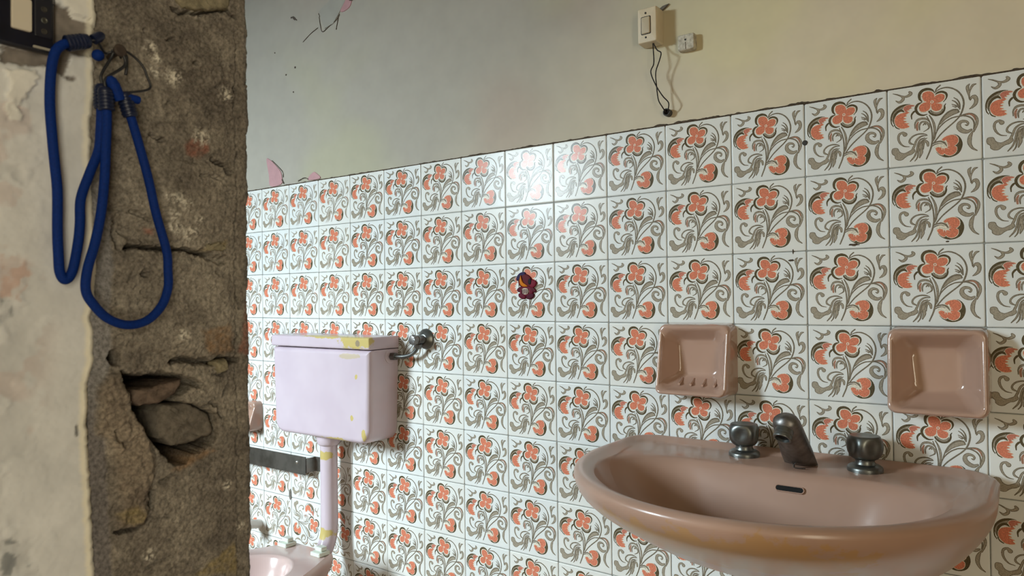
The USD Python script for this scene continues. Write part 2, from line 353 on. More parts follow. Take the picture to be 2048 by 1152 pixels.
ART = [
    ('s','t',[(58,946),(106,926),(155,898),(203,884),(238,893),(260,913),(246,936)],[4,12,15,22,32,37,22]),
    ('s','t',[(155,893),(176,866),(160,838),(127,824),(90,848)],[12,30,34,24,5]),
    ('s','t',[(887,733),(883,791),(871,850),(869,893),(891,922)],[7,18,30,30,8]),
    ('s','t',[(885,800),(898,856),(923,900),(956,912)],[8,18,24,8]),
    ('s','t',[(895,721),(910,755),(940,757),(957,717),(947,670),(918,637),(886,617)],[7,24,44,40,37,25,6]),
    ('s','s',[(725,783),(762,750),(783,700),(785,632)],[5,10,13,12]),
    ('s','s',[(706,753),(741,728),(764,692),(772,648)],[4,10,13,7]),
    ('s','s',[(703,704),(736,688),(758,667)],[4,10,12]),
    ('s','s',[(707,683),(745,660)],[4,10]),
    ('p','t',[(556,463),(583,529),(626,588),(685,627),(735,634),(771,614),(775,592),(742,581),(692,561),(633,527),(590,485)]),
    ('s','s',[(537,396),(561,472),(598,547),(651,606),(710,634),(759,630),(779,595)],[8,10,12,13,13,11,7]),
    ('s','t',[(798,550),(847,558),(896,554),(936,529),(959,484),(959,432),(945,386),(923,335)],[10,18,24,25,29,29,25,18]),
    ('s','b',[(843,556),(892,553),(929,522),(945,471)],[7,17,18,7]),
    ('s','t',[(901,360),(859,342),(811,359),(775,398),(772,446),(801,475),(846,471),(868,447),(859,421),(837,430)],[22,39,50,50,42,34,24,20,15,6]),
    ('s','t',[(914,339),(889,285),(878,229),(884,181),(911,132),(956,99)],[12,37,44,35,22,8]),
    ('s','s',[(535,889),(574,914),(624,924),(674,917),(731,888),(780,840),(815,774),(828,700),(816,625),(786,551),(732,488),(647,415),(579,350),(511,262)],[6,9,11,13,13,14,15,16,16,14,13,13,12,11]),
    ('s','s',[(529,885),(544,927),(583,961)],[12,12,13]),
    ('s','s',[(511,301),(525,358),(556,424),(616,488),(683,529),(733,541),(782,543),(823,544),(879,522),(918,481),(932,425),(924,368)],[10,10,11,11,11,11,12,12,13,13,13,8]),
    ('s','s',[(432,598),(460,529),(480,449),(489,351),(489,264)],[7,10,12,13,15]),
    ('s','t',[(459,608),(491,546),(512,466),(515,388),(501,282)],[8,17,25,20,10]),
    ('s','s',[(492,293),(468,182),(420,61)],[18,15,12]),
    ('s','t',[(300,463),(300,522),(328,564),(380,577),(431,561),(458,529)],[8,12,22,24,18,8]),
    ('s','b',[(326,439),(320,496),(336,537)],[17,22,12]),
    ('s','t',[(352,435),(349,494),(379,534),(424,524),(451,486),(450,442),(394,407)],[8,18,17,22,20,13,4]),
    ('s','t',[(391,491),(405,509),(421,493)],[8,13,7]),
    ('s','t',[(234,238),(175,252),(131,297),(112,358),(123,409),(162,426),(188,400)],[4,11,20,25,25,27,49]),
    ('s','t',[(428,368),(377,384),(325,384),(273,364),(239,324),(241,285),(284,259)],[5,13,14,16,17,20,12]),
    ('s','t',[(434,357),(367,353),(317,312),(292,247),(262,180)],[6,15,20,24,25]),
    ('p','t',[(32,208),(46,237),(86,240),(108,226),(118,196),(142,172),(182,162),(243,189),(279,213),(297,173),(260,138),(221,128),(190,110),(154,81),(110,79),(72,106),(67,141),(38,168)]),
    ('s','t',[(408,328),(354,310),(327,250),(315,177),(290,109),(241,51)],[6,15,18,18,17,8]),
    ('s','t',[(431,324),(366,286),(344,224),(331,146),(320,88),(291,48)],[5,15,18,18,13,6]),
    ('s','t',[(418,298),(379,273),(362,218),(367,154),(345,85)],[7,17,29,34,10]),
    ('s','t',[(440,226),(434,267),(407,287),(393,248),(388,187)],[22,30,20,17,7]),
    ('s','t',[(65,561),(50,638),(76,695),(125,738),(194,758)],[13,29,34,39,34]),
    ('s','d',[(304,749),(245,773),(175,775),(112,752),(60,707),(34,644),(36,563),(59,521)],[6,13,20,25,18,11,8,5]),
    ('s','d',[(75,540),(65,601),(75,660),(107,700),(152,714),(198,685)],[7,15,24,24,24,10]),
    ('s','d',[(66,541),(90,502),(126,481)],[5,9,7]),
    ('rim','w',[(82,545),(72,596),(88,644),(129,671),(177,681),(226,682),(236,674),(197,650),(211,635),(174,620),(203,603),(170,588),(206,565),(178,554),(234,536),(214,523),(238,497),(205,482),(161,481),(117,500)],5),
    ('rim','w',[(174,737),(197,764),(236,772),(284,763),(299,750),(260,742),(268,723),(237,718),(245,703),(217,703),(228,681),(201,681),(186,706)],5),
    ('p','o',[(82,545),(72,596),(88,644),(129,671),(177,681),(226,682),(236,674),(197,650),(211,635),(174,620),(203,603),(170,588),(206,565),(178,554),(234,536),(214,523),(238,497),(205,482),(161,481),(117,500)]),
    ('p','r',[(174,737),(197,764),(236,772),(284,763),(299,750),(260,742),(268,723),(237,718),(245,703),(217,703),(228,681),(201,681),(186,706)]),
    ('s','d',[(266,586),(264,636),(287,672),(313,687)],[7,15,20,13]),
    ('s','d',[(382,791),(357,828),(356,885),(387,927),(442,938),(493,915),(522,861)],[7,22,30,32,30,25,10]),
    ('s','d',[(522,846),(556,872),(598,878),(638,857),(651,824),(641,786),(614,750)],[10,24,22,20,18,12,5]),
    ('s','d',[(479,731),(459,701),(453,677),(463,642),(492,610),(534,593),(580,599),(612,628),(626,671),(625,700),(639,723)],[5,8,13,16,15,14,15,18,17,10,5]),
    ('s','t',[(474,665),(501,631),(541,614),(583,626),(604,661)],[8,20,24,22,8]),
    ('s','d',[(382,780),(339,764),(315,724),(319,677),(347,637),(389,616),(437,621)],[8,22,27,25,22,15,5]),
    ('rim','w',[(486,767),(423,783),(395,815),(385,855),(395,894),(429,909),(472,905),(505,879),(519,832)],11),
    ('rim','w',[(486,767),(521,827),(547,848),(585,854),(618,841),(630,811),(619,778),(591,755),(545,746)],11),
    ('rim','w',[(486,767),(537,744),(591,726),(598,693),(583,660),(547,646),(514,654),(490,678),(479,728)],11),
    ('rim','w',[(486,767),(472,704),(448,670),(407,657),(369,667),(349,706),(357,744),(392,769),(435,775)],11),
    ('p','o',[(486,767),(423,783),(395,815),(385,855),(395,894),(429,909),(472,905),(505,879),(519,832)]),
    ('p','o',[(486,767),(521,827),(547,848),(585,854),(618,841),(630,811),(619,778),(591,755),(545,746)]),
    ('p','o',[(486,767),(537,744),(591,726),(598,693),(583,660),(547,646),(514,654),(490,678),(479,728)]),
    ('p','o',[(486,767),(472,704),(448,670),(407,657),(369,667),(349,706),(357,744),(392,769),(435,775)]),
    ('s','w',[(479,743),(473,699)],[6,4]),
    ('c','w',[(492,769)],19),
    ('c','o',[(492,769)],10),
    ('p','d',[(591,281),(629,317),(687,333),(737,324),(777,290),(802,234),(804,176),(783,116),(750,79),(698,57),(640,55),(591,73),(550,104),(525,143),(515,179),(530,195)]),
    ('p','w',[(509,197),(591,286),(615,236),(560,186)]),
    ('rim','w',[(591,278),(625,311),(687,326),(732,315),(760,280),(761,232),(738,200),(721,186),(746,166),(742,118),(715,86),(674,73),(633,88),(615,106),(595,90),(558,109),(532,146),(522,179),(551,194),(576,185),(610,207),(619,255)],6),
    ('p','o',[(591,278),(625,311),(687,326),(732,315),(760,280),(761,232),(738,200),(721,186),(746,166),(742,118),(715,86),(674,73),(633,88),(615,106),(595,90),(558,109),(532,146),(522,179),(551,194),(576,185),(610,207),(619,255)]),
    ('p','w',[(543,212),(577,214),(598,237),(628,272),(644,249),(648,210),(651,181),(622,168),(593,175),(572,190),(551,194)]),
    ('s','w',[(626,192),(675,196)],[12,4]),
    ('s','w',[(622,183),(661,161)],[12,4]),
    ('s','w',[(606,184),(616,144)],[12,4]),
    ('s','w',[(589,189),(589,151)],[12,4]),
    ('s','w',[(635,225),(661,235)],[10,3]),
    ('s','w',[(631,211),(673,215)],[10,3]),
    ('s','t',[(487,242),(527,259),(578,260),(617,238),(642,196)],[12,15,18,24,8]),
    ('s','s',[(480,211),(517,233),(565,239),(598,226)],[7,9,8,5]),
    ('s','s',[(487,249),(527,264),(580,265),(619,244),(639,213)],[8,8,8,8,5]),
]

INK = dict(t=(.33, .29, .225), s=(.19, .162, .12), d=(.10, .078, .043), o=(.62, .205, .125), r=(.52, .19, .135), b=(.36, .19, .13), w=(.70, .66, .56), l=(.40, .365, .30))


def art_stroke(pts, w):
    s = spline(np.c_[np.array(pts, float), np.array(w, float)], 6)
    d = [Point(a[:2]).buffer(max(a[2], 2) / 2, quad_segs=4) for a in s]
    return unary_union([unary_union([a, b]).convex_hull for a, b in zip(d[:-1], d[1:])])


def closed_spline(p, n=4):
    p = np.asarray(p, float); k = len(p); q = spline(np.vstack([p[-2:], p, p[:2]]), n); return q[2 * n:2 * n + k * n]


def art_shapes(tol):
    lay = []
    for a in ART:
        k, c, pts = a[:3]
        if k == 's': g = art_stroke(pts, a[3])
        elif k == 'c': g = Point(pts[0]).buffer(a[3], quad_segs=4)
        else:
            g = Polygon(closed_spline(pts)).buffer(0)
            if k == 'rim': g = g.buffer(a[3])
        lay = [(cc, gg.difference(g)) for cc, gg in lay] + [(c, g)]
    out = {}
    for c, g in lay: out.setdefault(c, []).append(g)
    res = []
    for c, l in out.items():
        g = unary_union(l).buffer(-1).buffer(1)
        parts = [(c, g)]
        if c == 't' and tol < 2:          # leaves: darker contour round a paler, mottled inside
            inner = g.buffer(-5.5).buffer(-1.5).buffer(1.5); parts = [('s', g.difference(inner)), ('t', inner)]
        for cc, gg in parts:
            gg = gg.simplify(tol)
            res += [(cc, q) for q in getattr(gg, 'geoms', [gg]) if q.geom_type == 'Polygon' and q.area > 40]
    return res


def print_mesh(tol, bevel):
    vs, fs, cs, n = [], [], [], 0
    for c, poly in art_shapes(tol):
        v, f = flat_poly(poly, .24, bevel, .30)
        vs.append(v); fs.append(f + n); cs.append(np.tile(INK[c], (len(v), 1))); n += len(v)
    v = np.vstack(vs); v[:, :2] = (v[:, :2] - 500) / 1000 * .147; v[:, 2] *= .001
    return v, np.vstack(fs), np.vstack(cs)


PRINT_NEAR, PRINT_FAR = print_mesh(1.2, 3.0), print_mesh(2.2, 0)
rng = np.random.default_rng(7)
hw = S / 2 - .0009


def tile_body():
    rings = []
    for ins, y in ((0, .006), (0, .0016), (.0006, .0007), (.0016, .00015), (.0034, 0)):
        o = rr(2 * (hw - ins), 2 * (hw - ins), max(.0025 - ins, .0006), 3); rings.append(np.stack([o[:, 0], np.full(len(o), y), o[:, 1]], 1))
    return loft(rings, False, True)


TILE = tile_body()
for row in range(10):
    for c in range(-8, 21):
        cx, cz = -(c + .5) * S, TOP - (row + .5) * S
        tx, tz, ty = rng.normal(0, .0035), rng.normal(0, .0035), -abs(rng.normal(0, .00018))
        if (c, row) == (6, 0): tx, tz = .004, -.001
        turned = (c, row) in ((12, 7), (11, 7))
        rot = rng.normal(0, .0015)

        def place(v, spin=0.0):
            a = rot - spin; x = v[:, 0] * np.cos(a) - v[:, 2] * np.sin(a); z = v[:, 0] * np.sin(a) + v[:, 2] * np.cos(a)
            return np.stack([cx + x, v[:, 1] + ty + tx * x + tz * z, cz + z], 1)

        path = back.add('tile', (place(TILE[0]), TILE[1]), 'tile_glaze' if rng.random() < .6 else 'tile_glaze_warm', 30)
        pv, pf, pc = PRINT_NEAR if -3 <= c <= 10 and row < 9 else PRINT_FAR
        q = np.stack([pv[:, 0], -pv[:, 2], pv[:, 1]], 1)
        back.add('flower_print', (place(q, math.pi / 2 if turned else 0), pf), 'tile_print', False, pc, parent=path)

# dirty ragged joint along the top of the tiles
xs = np.arange(X0, 1.2, .004)
nzv = meshkit.fbm(np.stack([xs * 60, 0 * xs, 0 * xs], 1), 4, 5)
top = TOP + .0004 + .009 * np.clip(nzv - .45, 0, 1) * np.interp(xs, [-2, -1.2, -.6], [.4, .8, 1.0])
r0 = np.stack([xs, np.full(len(xs), .0015), np.full(len(xs), TOP - .0045)], 1); r1 = np.stack([xs, np.full(len(xs), -.0007), np.full(len(xs), TOP - .001)], 1)
r2 = np.stack([xs, -.0007 + 0 * xs, top], 1); r3 = np.stack([xs, .004 + 0 * xs, top + .0004], 1)
back.add('joint_line', loft([r0, r1, r2, r3], closed=False), 'grout_dirt', False)


def wall_patch(pts, mat, h, name, smooth_pts=True, bevel=.001):
    o = closed_spline(pts, 4) if smooth_pts else np.array(pts)
    v, f = flat_poly(Polygon(o).buffer(0), h, bevel, h + .001)
    back.add(name, np_wall(v, f), mat, False)


def np_wall(v, f): return np.stack([v[:, 0], .0005 - v[:, 2], v[:, 1]], 1), f


def wall_line(pts, w, mat, name, h=.0012, y=None):
    p = spline(pts, 6); n = meshkit.noise(np.c_[p * 180, np.zeros(len(p))], 4)
    ws = w * .55 * (.25 + 1.3 * n)
    g = unary_union([LineString([a, b]).buffer(max(c / 2, .0004)) for a, b, c in zip(p[:-1], p[1:], ws)]).simplify(.0002)
    for q in getattr(g, 'geoms', [g]):
        back.add(name, np_wall(*flat_poly(q, h, .0003, h)), mat, False)


# worn places of the painted plaster: bared pink undercoat, lifted paint, cracks, nail holes, drips
wall_patch([(-2.071, 1.600), (-2.050, 1.594), (-2.030, 1.580), (-1.998, 1.553), (-1.989, 1.535), (-1.990, 1.507), (-2.050, 1.505), (-2.058, 1.545)], 'pink_undercoat', .0009, 'bare_patch')
wall_line([(-2.040, 1.592), (-2.000, 1.562), (-1.982, 1.545), (-1.980, 1.528)], .0022, 'crack_dirt', 'crack')
wall_line([(-1.986, 1.520), (-1.978, 1.508)], .009, 'crack_dirt', 'crack')
wall_patch([(-1.850, 1.505), (-1.842, 1.518), (-1.822, 1.528), (-1.805, 1.520), (-1.790, 1.505)], 'pink_undercoat', .0009, 'bare_patch')
wall_line([(-1.900, 1.507), (-1.870, 1.514), (-1.848, 1.508)], .005, 'crack_dirt', 'crack')
wall_line([(-1.93, 2.060), (-1.922, 2.060), (-1.912, 2.052), (-1.902, 2.046)], .015, 'crack_dirt', 'crack')
wall_patch([(-1.790, 2.045), (-1.760, 1.985), (-1.72, 1.992), (-1.695, 2.015), (-1.672, 2.04), (-1.64, 2.075), (-1.70, 2.085)], 'flake_paint', .0016, 'lifted_paint', False)
wall_line([(-1.71, 2.085), (-1.745, 2.062), (-1.787, 2.044), (-1.785, 2.030)], .004, 'crack_dirt', 'crack')
wall_line([(-1.788, 2.030), (-1.782, 1.999), (-1.772, 1.977), (-1.74, 1.987), (-1.705, 2.000), (-1.69, 2.014)], .0022, 'crack_dirt', 'crack')
wall_line([(-1.695, 2.010), (-1.702, 1.985), (-1.706, 1.970)], .003, 'crack_dirt', 'crack')
wall_patch([(-1.685, 2.022), (-1.662, 2.020), (-1.640, 2.030), (-1.628, 2.055), (-1.60, 2.075), (-1.66, 2.08), (-1.675, 2.045)], 'pink_undercoat', .0011, 'bare_patch')
wall_line([(-1.655, 2.075), (-1.640, 2.045), (-1.600, 2.052), (-1.565, 2.032), (-1.52, 2.048)], .004, 'crack_dirt', 'crack')
wall_line([(-1.87, 1.965), (-1.83, 1.984), (-1.795, 1.995)], .0016, 'grout_dirt', 'crack')
for (x, z, r) in ((-1.912, 1.889, .0032), (-1.960, 1.873, .0025), (-1.922, 1.808, .0025), (-2.02, 1.96, .002)):
    back.add('nail_hole', np_wall(*flat_poly(Point(x, z).buffer(r, quad_segs=4), .0012, .0004, .001)), 'crack_dirt', False)
# drilled hole and smears on the tiles
back.add('chipped_corner', np_wall(*flat_poly(Polygon([(-1.961, .472), (-1.954, .478), (-1.949, .462), (-1.950, .446), (-1.956, .440), (-1.962, .452)]), .0012, .0004, .0008)), 'stone', False)
back.add('drill_hole', lathe((-.2995, .002, 1.419), (0, -1, 0), [(0, .0052), (.0026, .0052), (.0032, .0045), (.0034, .0030)], 16), 'rubber_dark', 30)
for (x, z, w, h) in ((-.330, 1.182, .006, .0025), (-.212, 1.208, .011, .0025), (-.056, 1.206, .004, .0015), (-.326, 1.200, .0012, .005)):
    o = np.array([(x + w * math.cos(a) * (.6 + .5 * rng.random()), z + h * math.sin(a) * (.6 + .5 * rng.random())) for a in np.linspace(0, 2 * np.pi, 14, endpoint=False)])
    back.add('dirt_smear', np_wall(*flat_poly(Polygon(o), .0012, .0004, .0008)), 'grout_dirt', False)

# ---- partition: broken masonry face with what is left of its plaster
CRACKS = [([(-1111.5, 1427.8), (-1102.1, 1424.3), (-1080.2, 1429.1), (-1071.3, 1435.3), (-1061.0, 1440.2), (-1046.7, 1444.3), (-1042.3, 1441.1), (-1035.9, 1439.6)], 2.8, 14), ([(-1180.5, 1205.9), (-1167.1, 1208.1), (-1156.3, 1205.1), (-1146.2, 1202.9), (-1134.4, 1198.8)], 5.0, 4), ([(-1160.0, 1170.0), (-1147.4, 1169.1), (-1130.9, 1167.8), (-1115.9, 1169.6), (-1098.2, 1167.7), (-1082.1, 1165.7), (-1067.3, 1166.9)], 3.4, 24), ([(-1079.2, 1167.5), (-1067.3, 1162.4), (-1058.2, 1158.8), (-1050.8, 1160.2)], 7.8, 9), ([(-1064.7, 1270.3), (-1059.2, 1267.7), (-1053.7, 1266.3), (-1048.1, 1261.9), (-1042.4, 1261.0)], 3.4, 13), ([(-1049.4, 1261.8), (-1046.9, 1261.0)], 6.7, 14), ([(-1037.8, 1359.4), (-1037.2, 1355.5)], 5.0, 13), ([(-1140.0, 1394.7), (-1139.5, 1392.7)], 3.4, 5), ([(-1087.0, 1373.7), (-1085.9, 1372.9)], 2.8, 6), ([(-1117.8, 1389.1), (-1111.7, 1395.6)], 2.8, 5), ([(-1111.2, 1050.0), (-1100.1, 1050.2), (-1087.6, 1047.0), (-1075.9, 1048.2), (-1066.4, 1044.7), (-1059.1, 1049.1), (-1049.8, 1046.1), (-1037.2, 1047.4)], 5.0, 20), ([(-1100.3, 1028.2), (-1091.8, 1028.9), (-1083.1, 1023.7)], 5.0, 22), ([(-1173.6, 1060.5), (-1172.2, 1056.5)], 8.4, 26), ([(-1046.9, 1018.7), (-1049.5, 1012.2), (-1053.8, 1007.1)], 2.8, 8), ([(-1082.2, 990.9), (-1078.6, 999.1), (-1071.5, 1002.6), (-1063.1, 997.1), (-1060.7, 989.0), (-1055.9, 984.9)], 2.2, 7), ([(-1138.7, 917.5), (-1139.3, 906.9)], 4.5, 14), ([(-1172.1, 887.8), (-1163.9, 887.0), (-1155.1, 885.6), (-1147.0, 886.5), (-1142.4, 893.4)], 2.8, 11), ([(-1129.2, 928.2), (-1120.2, 929.4), (-1110.9, 931.6)], 2.2, 5), ([(-1124.2, 889.2), (-1117.7, 890.1)], 2.8, 4), ([(-1175.5, 985.9), (-1172.2, 976.9), (-1165.9, 971.9)], 4.5, 6), ([(-1081.5, 1249.7), (-1069.6, 1252.9), (-1060.0, 1249.6)], 1.7, 4), ([(-1172.0, 1193.3), (-1173.0, 1180.8), (-1167.3, 1170.2)], 3.4, 6), ([(-1136.5, 1286.6), (-1127.0, 1281.0), (-1120.6, 1284.2)], 2.8, 6), ([(-1036.4, 1137.8), (-1034.8, 1103.3)], 1.7, 4), ([(-1144.0, 1144.2), (-1139.4, 1142.2)], 4.5, 8), ([(-1156.3, 1204.6), (-1131.8, 1201.1)], 2.2, 4), ([(-1037.3, 1425.3), (-1037.6, 1229.5), (-1038.2, 1000.7), (-1038.5, 800.7)], 1.7, 2.5), ([(-1068.3, 1034.8), (-1059.2, 1030.1), (-1049.9, 1034.8)], 2.2, 6), ([(-1144.3, 841.1), (-1136.5, 844.8), (-1115.3, 846.5)], 1.7, 3), ([(-1105.6, 1067.6), (-1098.9, 1070.4)], 2.8, 4), ([(-1137.8, 1064.5), (-1122.0, 1061.3)], 2.2, 2)]
CAVITIES = [([(-1166.5, 1048.0), (-1159.2, 1042.9), (-1143.1, 1039.3), (-1127.5, 1040.4), (-1111.3, 1037.3), (-1095.7, 1030.4), (-1085.4, 1026.1), (-1091.8, 1020.9), (-1107.1, 1013.5), (-1117.0, 1007.4), (-1128.8, 1004.2), (-1143.3, 1007.7), (-1157.4, 1009.0), (-1160.3, 1020.9), (-1163.1, 1034.3)], 88), ([(-1157.4, 1009.5), (-1138.1, 1011.1), (-1114.2, 1011.2), (-1083.3, 999.8), (-1063.2, 988.2), (-1062.2, 963.6), (-1069.5, 954.9), (-1091.7, 950.2), (-1099.7, 943.1), (-1114.1, 943.8), (-1125.3, 956.4), (-1138.4, 972.2), (-1144.5, 981.4), (-1151.5, 995.6)], 92)]
RAISED = [([(-1191.6, 1031.9), (-1179.9, 1043.9), (-1167.9, 1045.7), (-1157.3, 1015.6), (-1145.9, 988.7), (-1138.4, 967.0), (-1133.3, 945.6), (-1142.8, 916.9), (-1144.0, 886.7), (-1171.2, 891.5), (-1177.0, 968.9), (-1192.7, 986.3)], 9), ([(-1167.3, 1163.7), (-1121.4, 1163.0), (-1082.2, 1159.1), (-1045.9, 1137.7), (-1040.3, 1057.8), (-1082.9, 1052.6), (-1162.9, 1071.2), (-1167.6, 1116.3)], 3), ([(-1136.0, 1364.6), (-1056.4, 1397.0), (-1044.8, 1285.8), (-1069.5, 1270.7), (-1126.0, 1283.3)], 2.5), ([(-1131.4, 1261.5), (-1069.5, 1265.1), (-1048.3, 1239.7), (-1058.0, 1188.0), (-1121.3, 1178.8)], 3.5), ([(-1174.4, 1199.5), (-1159.8, 1201.8), (-1134.4, 1194.6), (-1131.9, 1175.1), (-1157.5, 1172.7), (-1169.6, 1183.5)], -5)]
TINTS = [([(-1103.0, 1282.9), (-1089.9, 1291.6), (-1072.3, 1292.5), (-1070.6, 1278.9), (-1081.4, 1267.8), (-1095.8, 1271.1)], 'r'), ([(-1140.7, 1192.1), (-1130.8, 1189.7), (-1130.8, 1182.4), (-1139.2, 1182.9)], 'r'), ([(-1079.8, 1082.4), (-1046.4, 1086.6), (-1040.3, 1057.8), (-1059.0, 1052.4), (-1074.1, 1057.4)], 'o'), ([(-1101.9, 952.6), (-1071.9, 952.6), (-1067.1, 946.2), (-1106.5, 934.9), (-1117.4, 937.1)], 'o'), ([(-1090.8, 1167.0), (-1082.1, 1171.2), (-1051.8, 1182.8), (-1046.9, 1174.5), (-1064.2, 1170.9)], 'y'), ([(-1172.5, 906.6), (-1157.9, 912.9), (-1146.4, 902.5), (-1148.0, 890.3), (-1166.3, 895.1)], 'y'), ([(-1072.8, 829.3), (-1042.0, 842.5), (-1037.3, 800.2), (-1096.1, 819.3)], 'y'), ([(-1035.2, 1057.5), (-1020.1, 1138.0), (-1016.8, 1138.0), (-1017.6, 1044.7)], 'r')]
SPECKS = [(-1135.9, 1377.7, 7.8), (-1130.7, 1368.6, 5.6), (-1112.0, 1352.3, 10.1), (-1131.9, 1352.7, 6.7), (-1109.0, 1222.1, 7.8), (-1097.9, 1216.8, 6.7), (-1113.0, 1205.8, 6.7), (-1110.3, 1192.7, 6.7), (-1098.1, 1186.6, 9.0), (-1118.3, 1225.4, 5.6), (-1115.8, 1192.3, 5.6), (-1102.7, 1078.1, 7.8), (-1050.6, 1347.4, 9.0), (-1081.2, 1293.7, 10.1), (-1088.9, 1437.3, 13.4), (-1050.9, 906.7, 5.6), (-1035.5, 857.7, 5.6), (-1139.1, 854.7, 7.8), (-1128.1, 1366.7, 4.5), (-1090.6, 1188.7, 5.6), (-1084.8, 1202.7, 5.6)]
EDGE = [(-1189.8, 1409.2), (-1188.5, 1382.7), (-1190.0, 1360.2), (-1191.1, 1311.0), (-1193.6, 1286.2), (-1192.8, 1247.5), (-1193.0, 1218.3), (-1190.8, 1199.1), (-1190.0, 1165.1), (-1188.7, 1145.7), (-1190.7, 1116.6), (-1194.0, 1097.3), (-1191.3, 1089.9), (-1191.4, 1058.5), (-1195.6, 1039.6), (-1197.0, 1025.3), (-1198.1, 996.7), (-1196.8, 972.6), (-1195.3, 924.3), (-1194.0, 895.2), (-1192.0, 850.5)]
BARE = [[(-1230.7, 1395.6), (-1207.9, 1388.8), (-1187.6, 1381.5), (-1187.7, 1352.0), (-1196.9, 1348.6), (-1212.5, 1349.2), (-1219.1, 1328.6), (-1208.2, 1326.5), (-1209.1, 1323.4), (-1231.8, 1330.1), (-1252.1, 1326.8), (-1269.6, 1325.9), (-1269.5, 1340.5), (-1230.9, 1345.2)]]
FLAKES = [([(-1268.8, 1317.2), (-1258.8, 1320.6), (-1242.1, 1324.3), (-1240.5, 1316.4), (-1245.4, 1304.7), (-1252.2, 1295.0), (-1258.2, 1286.6), (-1265.1, 1299.4), (-1262.7, 1308.9)], 1.6), ([(-1269.7, 1287.3), (-1262.8, 1293.2), (-1254.2, 1286.0), (-1255.8, 1278.9), (-1265.1, 1278.9)], 1.0), ([(-1220.9, 1398.8), (-1188.8, 1409.5), (-1188.0, 1382.8), (-1196.7, 1382.6), (-1212.3, 1385.0)], 0.8)]
STAINS = [([(-1270.8, 907.5), (-1263.2, 909.7), (-1255.5, 898.7), (-1247.7, 883.0), (-1241.7, 866.7), (-1270.9, 876.2)], 'g'), ([(-1270.2, 1121.9), (-1262.6, 1118.3), (-1261.9, 1099.6), (-1270.3, 1095.5)], 'g'), ([(-1269.7, 1291.7), (-1258.1, 1298.7), (-1254.2, 1290.5), (-1264.0, 1284.0), (-1269.7, 1284.2)], 'p'), ([(-1270.1, 1157.0), (-1258.6, 1162.0), (-1246.8, 1144.4), (-1254.8, 1117.3), (-1270.2, 1121.9)], 'p')]
CORD_A = [(-0.662, -1.2122, 1.3578), (-0.662, -1.2187, 1.355), (-0.662, -1.2264, 1.351), (-0.662, -1.2327, 1.3419), (-0.662, -1.236, 1.3228), (-0.662, -1.237, 1.2944), (-0.662, -1.235, 1.262), (-0.662, -1.2331, 1.2396), (-0.662, -1.2311, 1.2152), (-0.662, -1.2312, 1.1797), (-0.662, -1.2305, 1.1579), (-0.662, -1.2293, 1.1419), (-0.662, -1.2248, 1.1352), (-0.662, -1.2188, 1.1435), (-0.662, -1.214, 1.1688), (-0.662, -1.2121, 1.188), (-0.662, -1.2112, 1.2114), (-0.662, -1.2031, 1.2368), (-0.662, -1.1954, 1.2588), (-0.662, -1.1935, 1.2788), (-0.662, -1.1925, 1.3005), (-0.662, -1.192, 1.3126)]
CORD_B = [(-0.655, -1.1916, 1.3086), (-0.655, -1.1908, 1.2878), (-0.655, -1.1918, 1.2638), (-0.655, -1.1933, 1.2312), (-0.655, -1.1966, 1.1986), (-0.655, -1.2021, 1.17), (-0.655, -1.2089, 1.1445), (-0.655, -1.2103, 1.1254), (-0.655, -1.2037, 1.1123), (-0.655, -1.1908, 1.0988), (-0.655, -1.1727, 1.092), (-0.655, -1.1537, 1.0957), (-0.655, -1.1389, 1.1098), (-0.655, -1.1321, 1.1279), (-0.655, -1.132, 1.1463), (-0.655, -1.1334, 1.166), (-0.655, -1.144, 1.2032), (-0.655, -1.1514, 1.2365), (-0.655, -1.1611, 1.2713), (-0.655, -1.1668, 1.29), (-0.655, -1.1725, 1.3084)]
STONES = [('brick', [(-1159, 1016), (-1156, 1025), (-1133, 1026), (-1114, 1030), (-1097, 1030), (-1105, 1021), (-1114, 1013), (-1129, 1009), (-1148, 1008)], -80, -1, 'brick_old', 5, None),
          ('stone', [(-1131, 999), (-1122, 1007), (-1095, 1005), (-1069, 989), (-1063, 976), (-1066, 964), (-1086, 960), (-1113, 960), (-1127, 972)], -100, -5, 'stone', 15, None),
          ('stone', [(-1076,1177),(-1060,1180),(-1049,1173),(-1054,1168),(-1075,1170)], -16, 3, 'lime_stone', 25, None),
          ('stone', [(-1068,1046),(-1053,1048),(-1049,1036),(-1063,1033)], -14, 4, 'lime_stone', 35, None),
          ('stone', [(-1112,1442),(-1090,1456),(-1044,1472),(-1046,1447),(-1080,1433),(-1102,1429)], -10, 4, 'lime_stone', 45, None)]

part_w = Thing('wall_partition', (P_X, P_Y, 0), 'broken brick partition with bare masonry beside flaking white plaster', None, None, 'structure')
part_w.add('wall_core', box(-.80, -.792, Y_REAR, P_Y - .004, 0, H), 'stone', False)
part_w.add('wall_core', box(-.792, P_X + .005, Y_REAR, -1.3185, 0, H), 'white_plaster', False)
mm = .001


def axis(lo, a, b, hi, fine, coarse): return np.r_[np.arange(lo, a, coarse), np.arange(a, b, fine), np.linspace(b, hi, max(2, int((hi - b) / coarse)))]


def seg_dist(p, line):
    line = np.asarray(line, float); best = np.full(len(p), 1e9)
    for a, b in zip(line[:-1], line[1:]):
        d = b - a; t = np.clip(((p - a) @ d) / (d @ d + 1e-12), 0, 1); best = np.minimum(best, np.linalg.norm(p - a - t[:, None] * d, axis=1))
    return best


def signed(p, poly):
    """distance inside (+) or outside (-) the polygon"""
    poly = np.asarray(poly, float); d = seg_dist(p, np.vstack([poly, poly[:1]]))
    x, y = p.T; inside = np.zeros(len(p), bool)
    for (x1, y1), (x2, y2) in zip(poly, np.roll(poly, -1, 0)):
        k = (y1 > y) != (y2 > y)
        inside ^= k & (x < (x2 - x1) * (y - y1) / (y2 - y1 + 1e-12) + x1)
    return np.where(inside, d, -d)


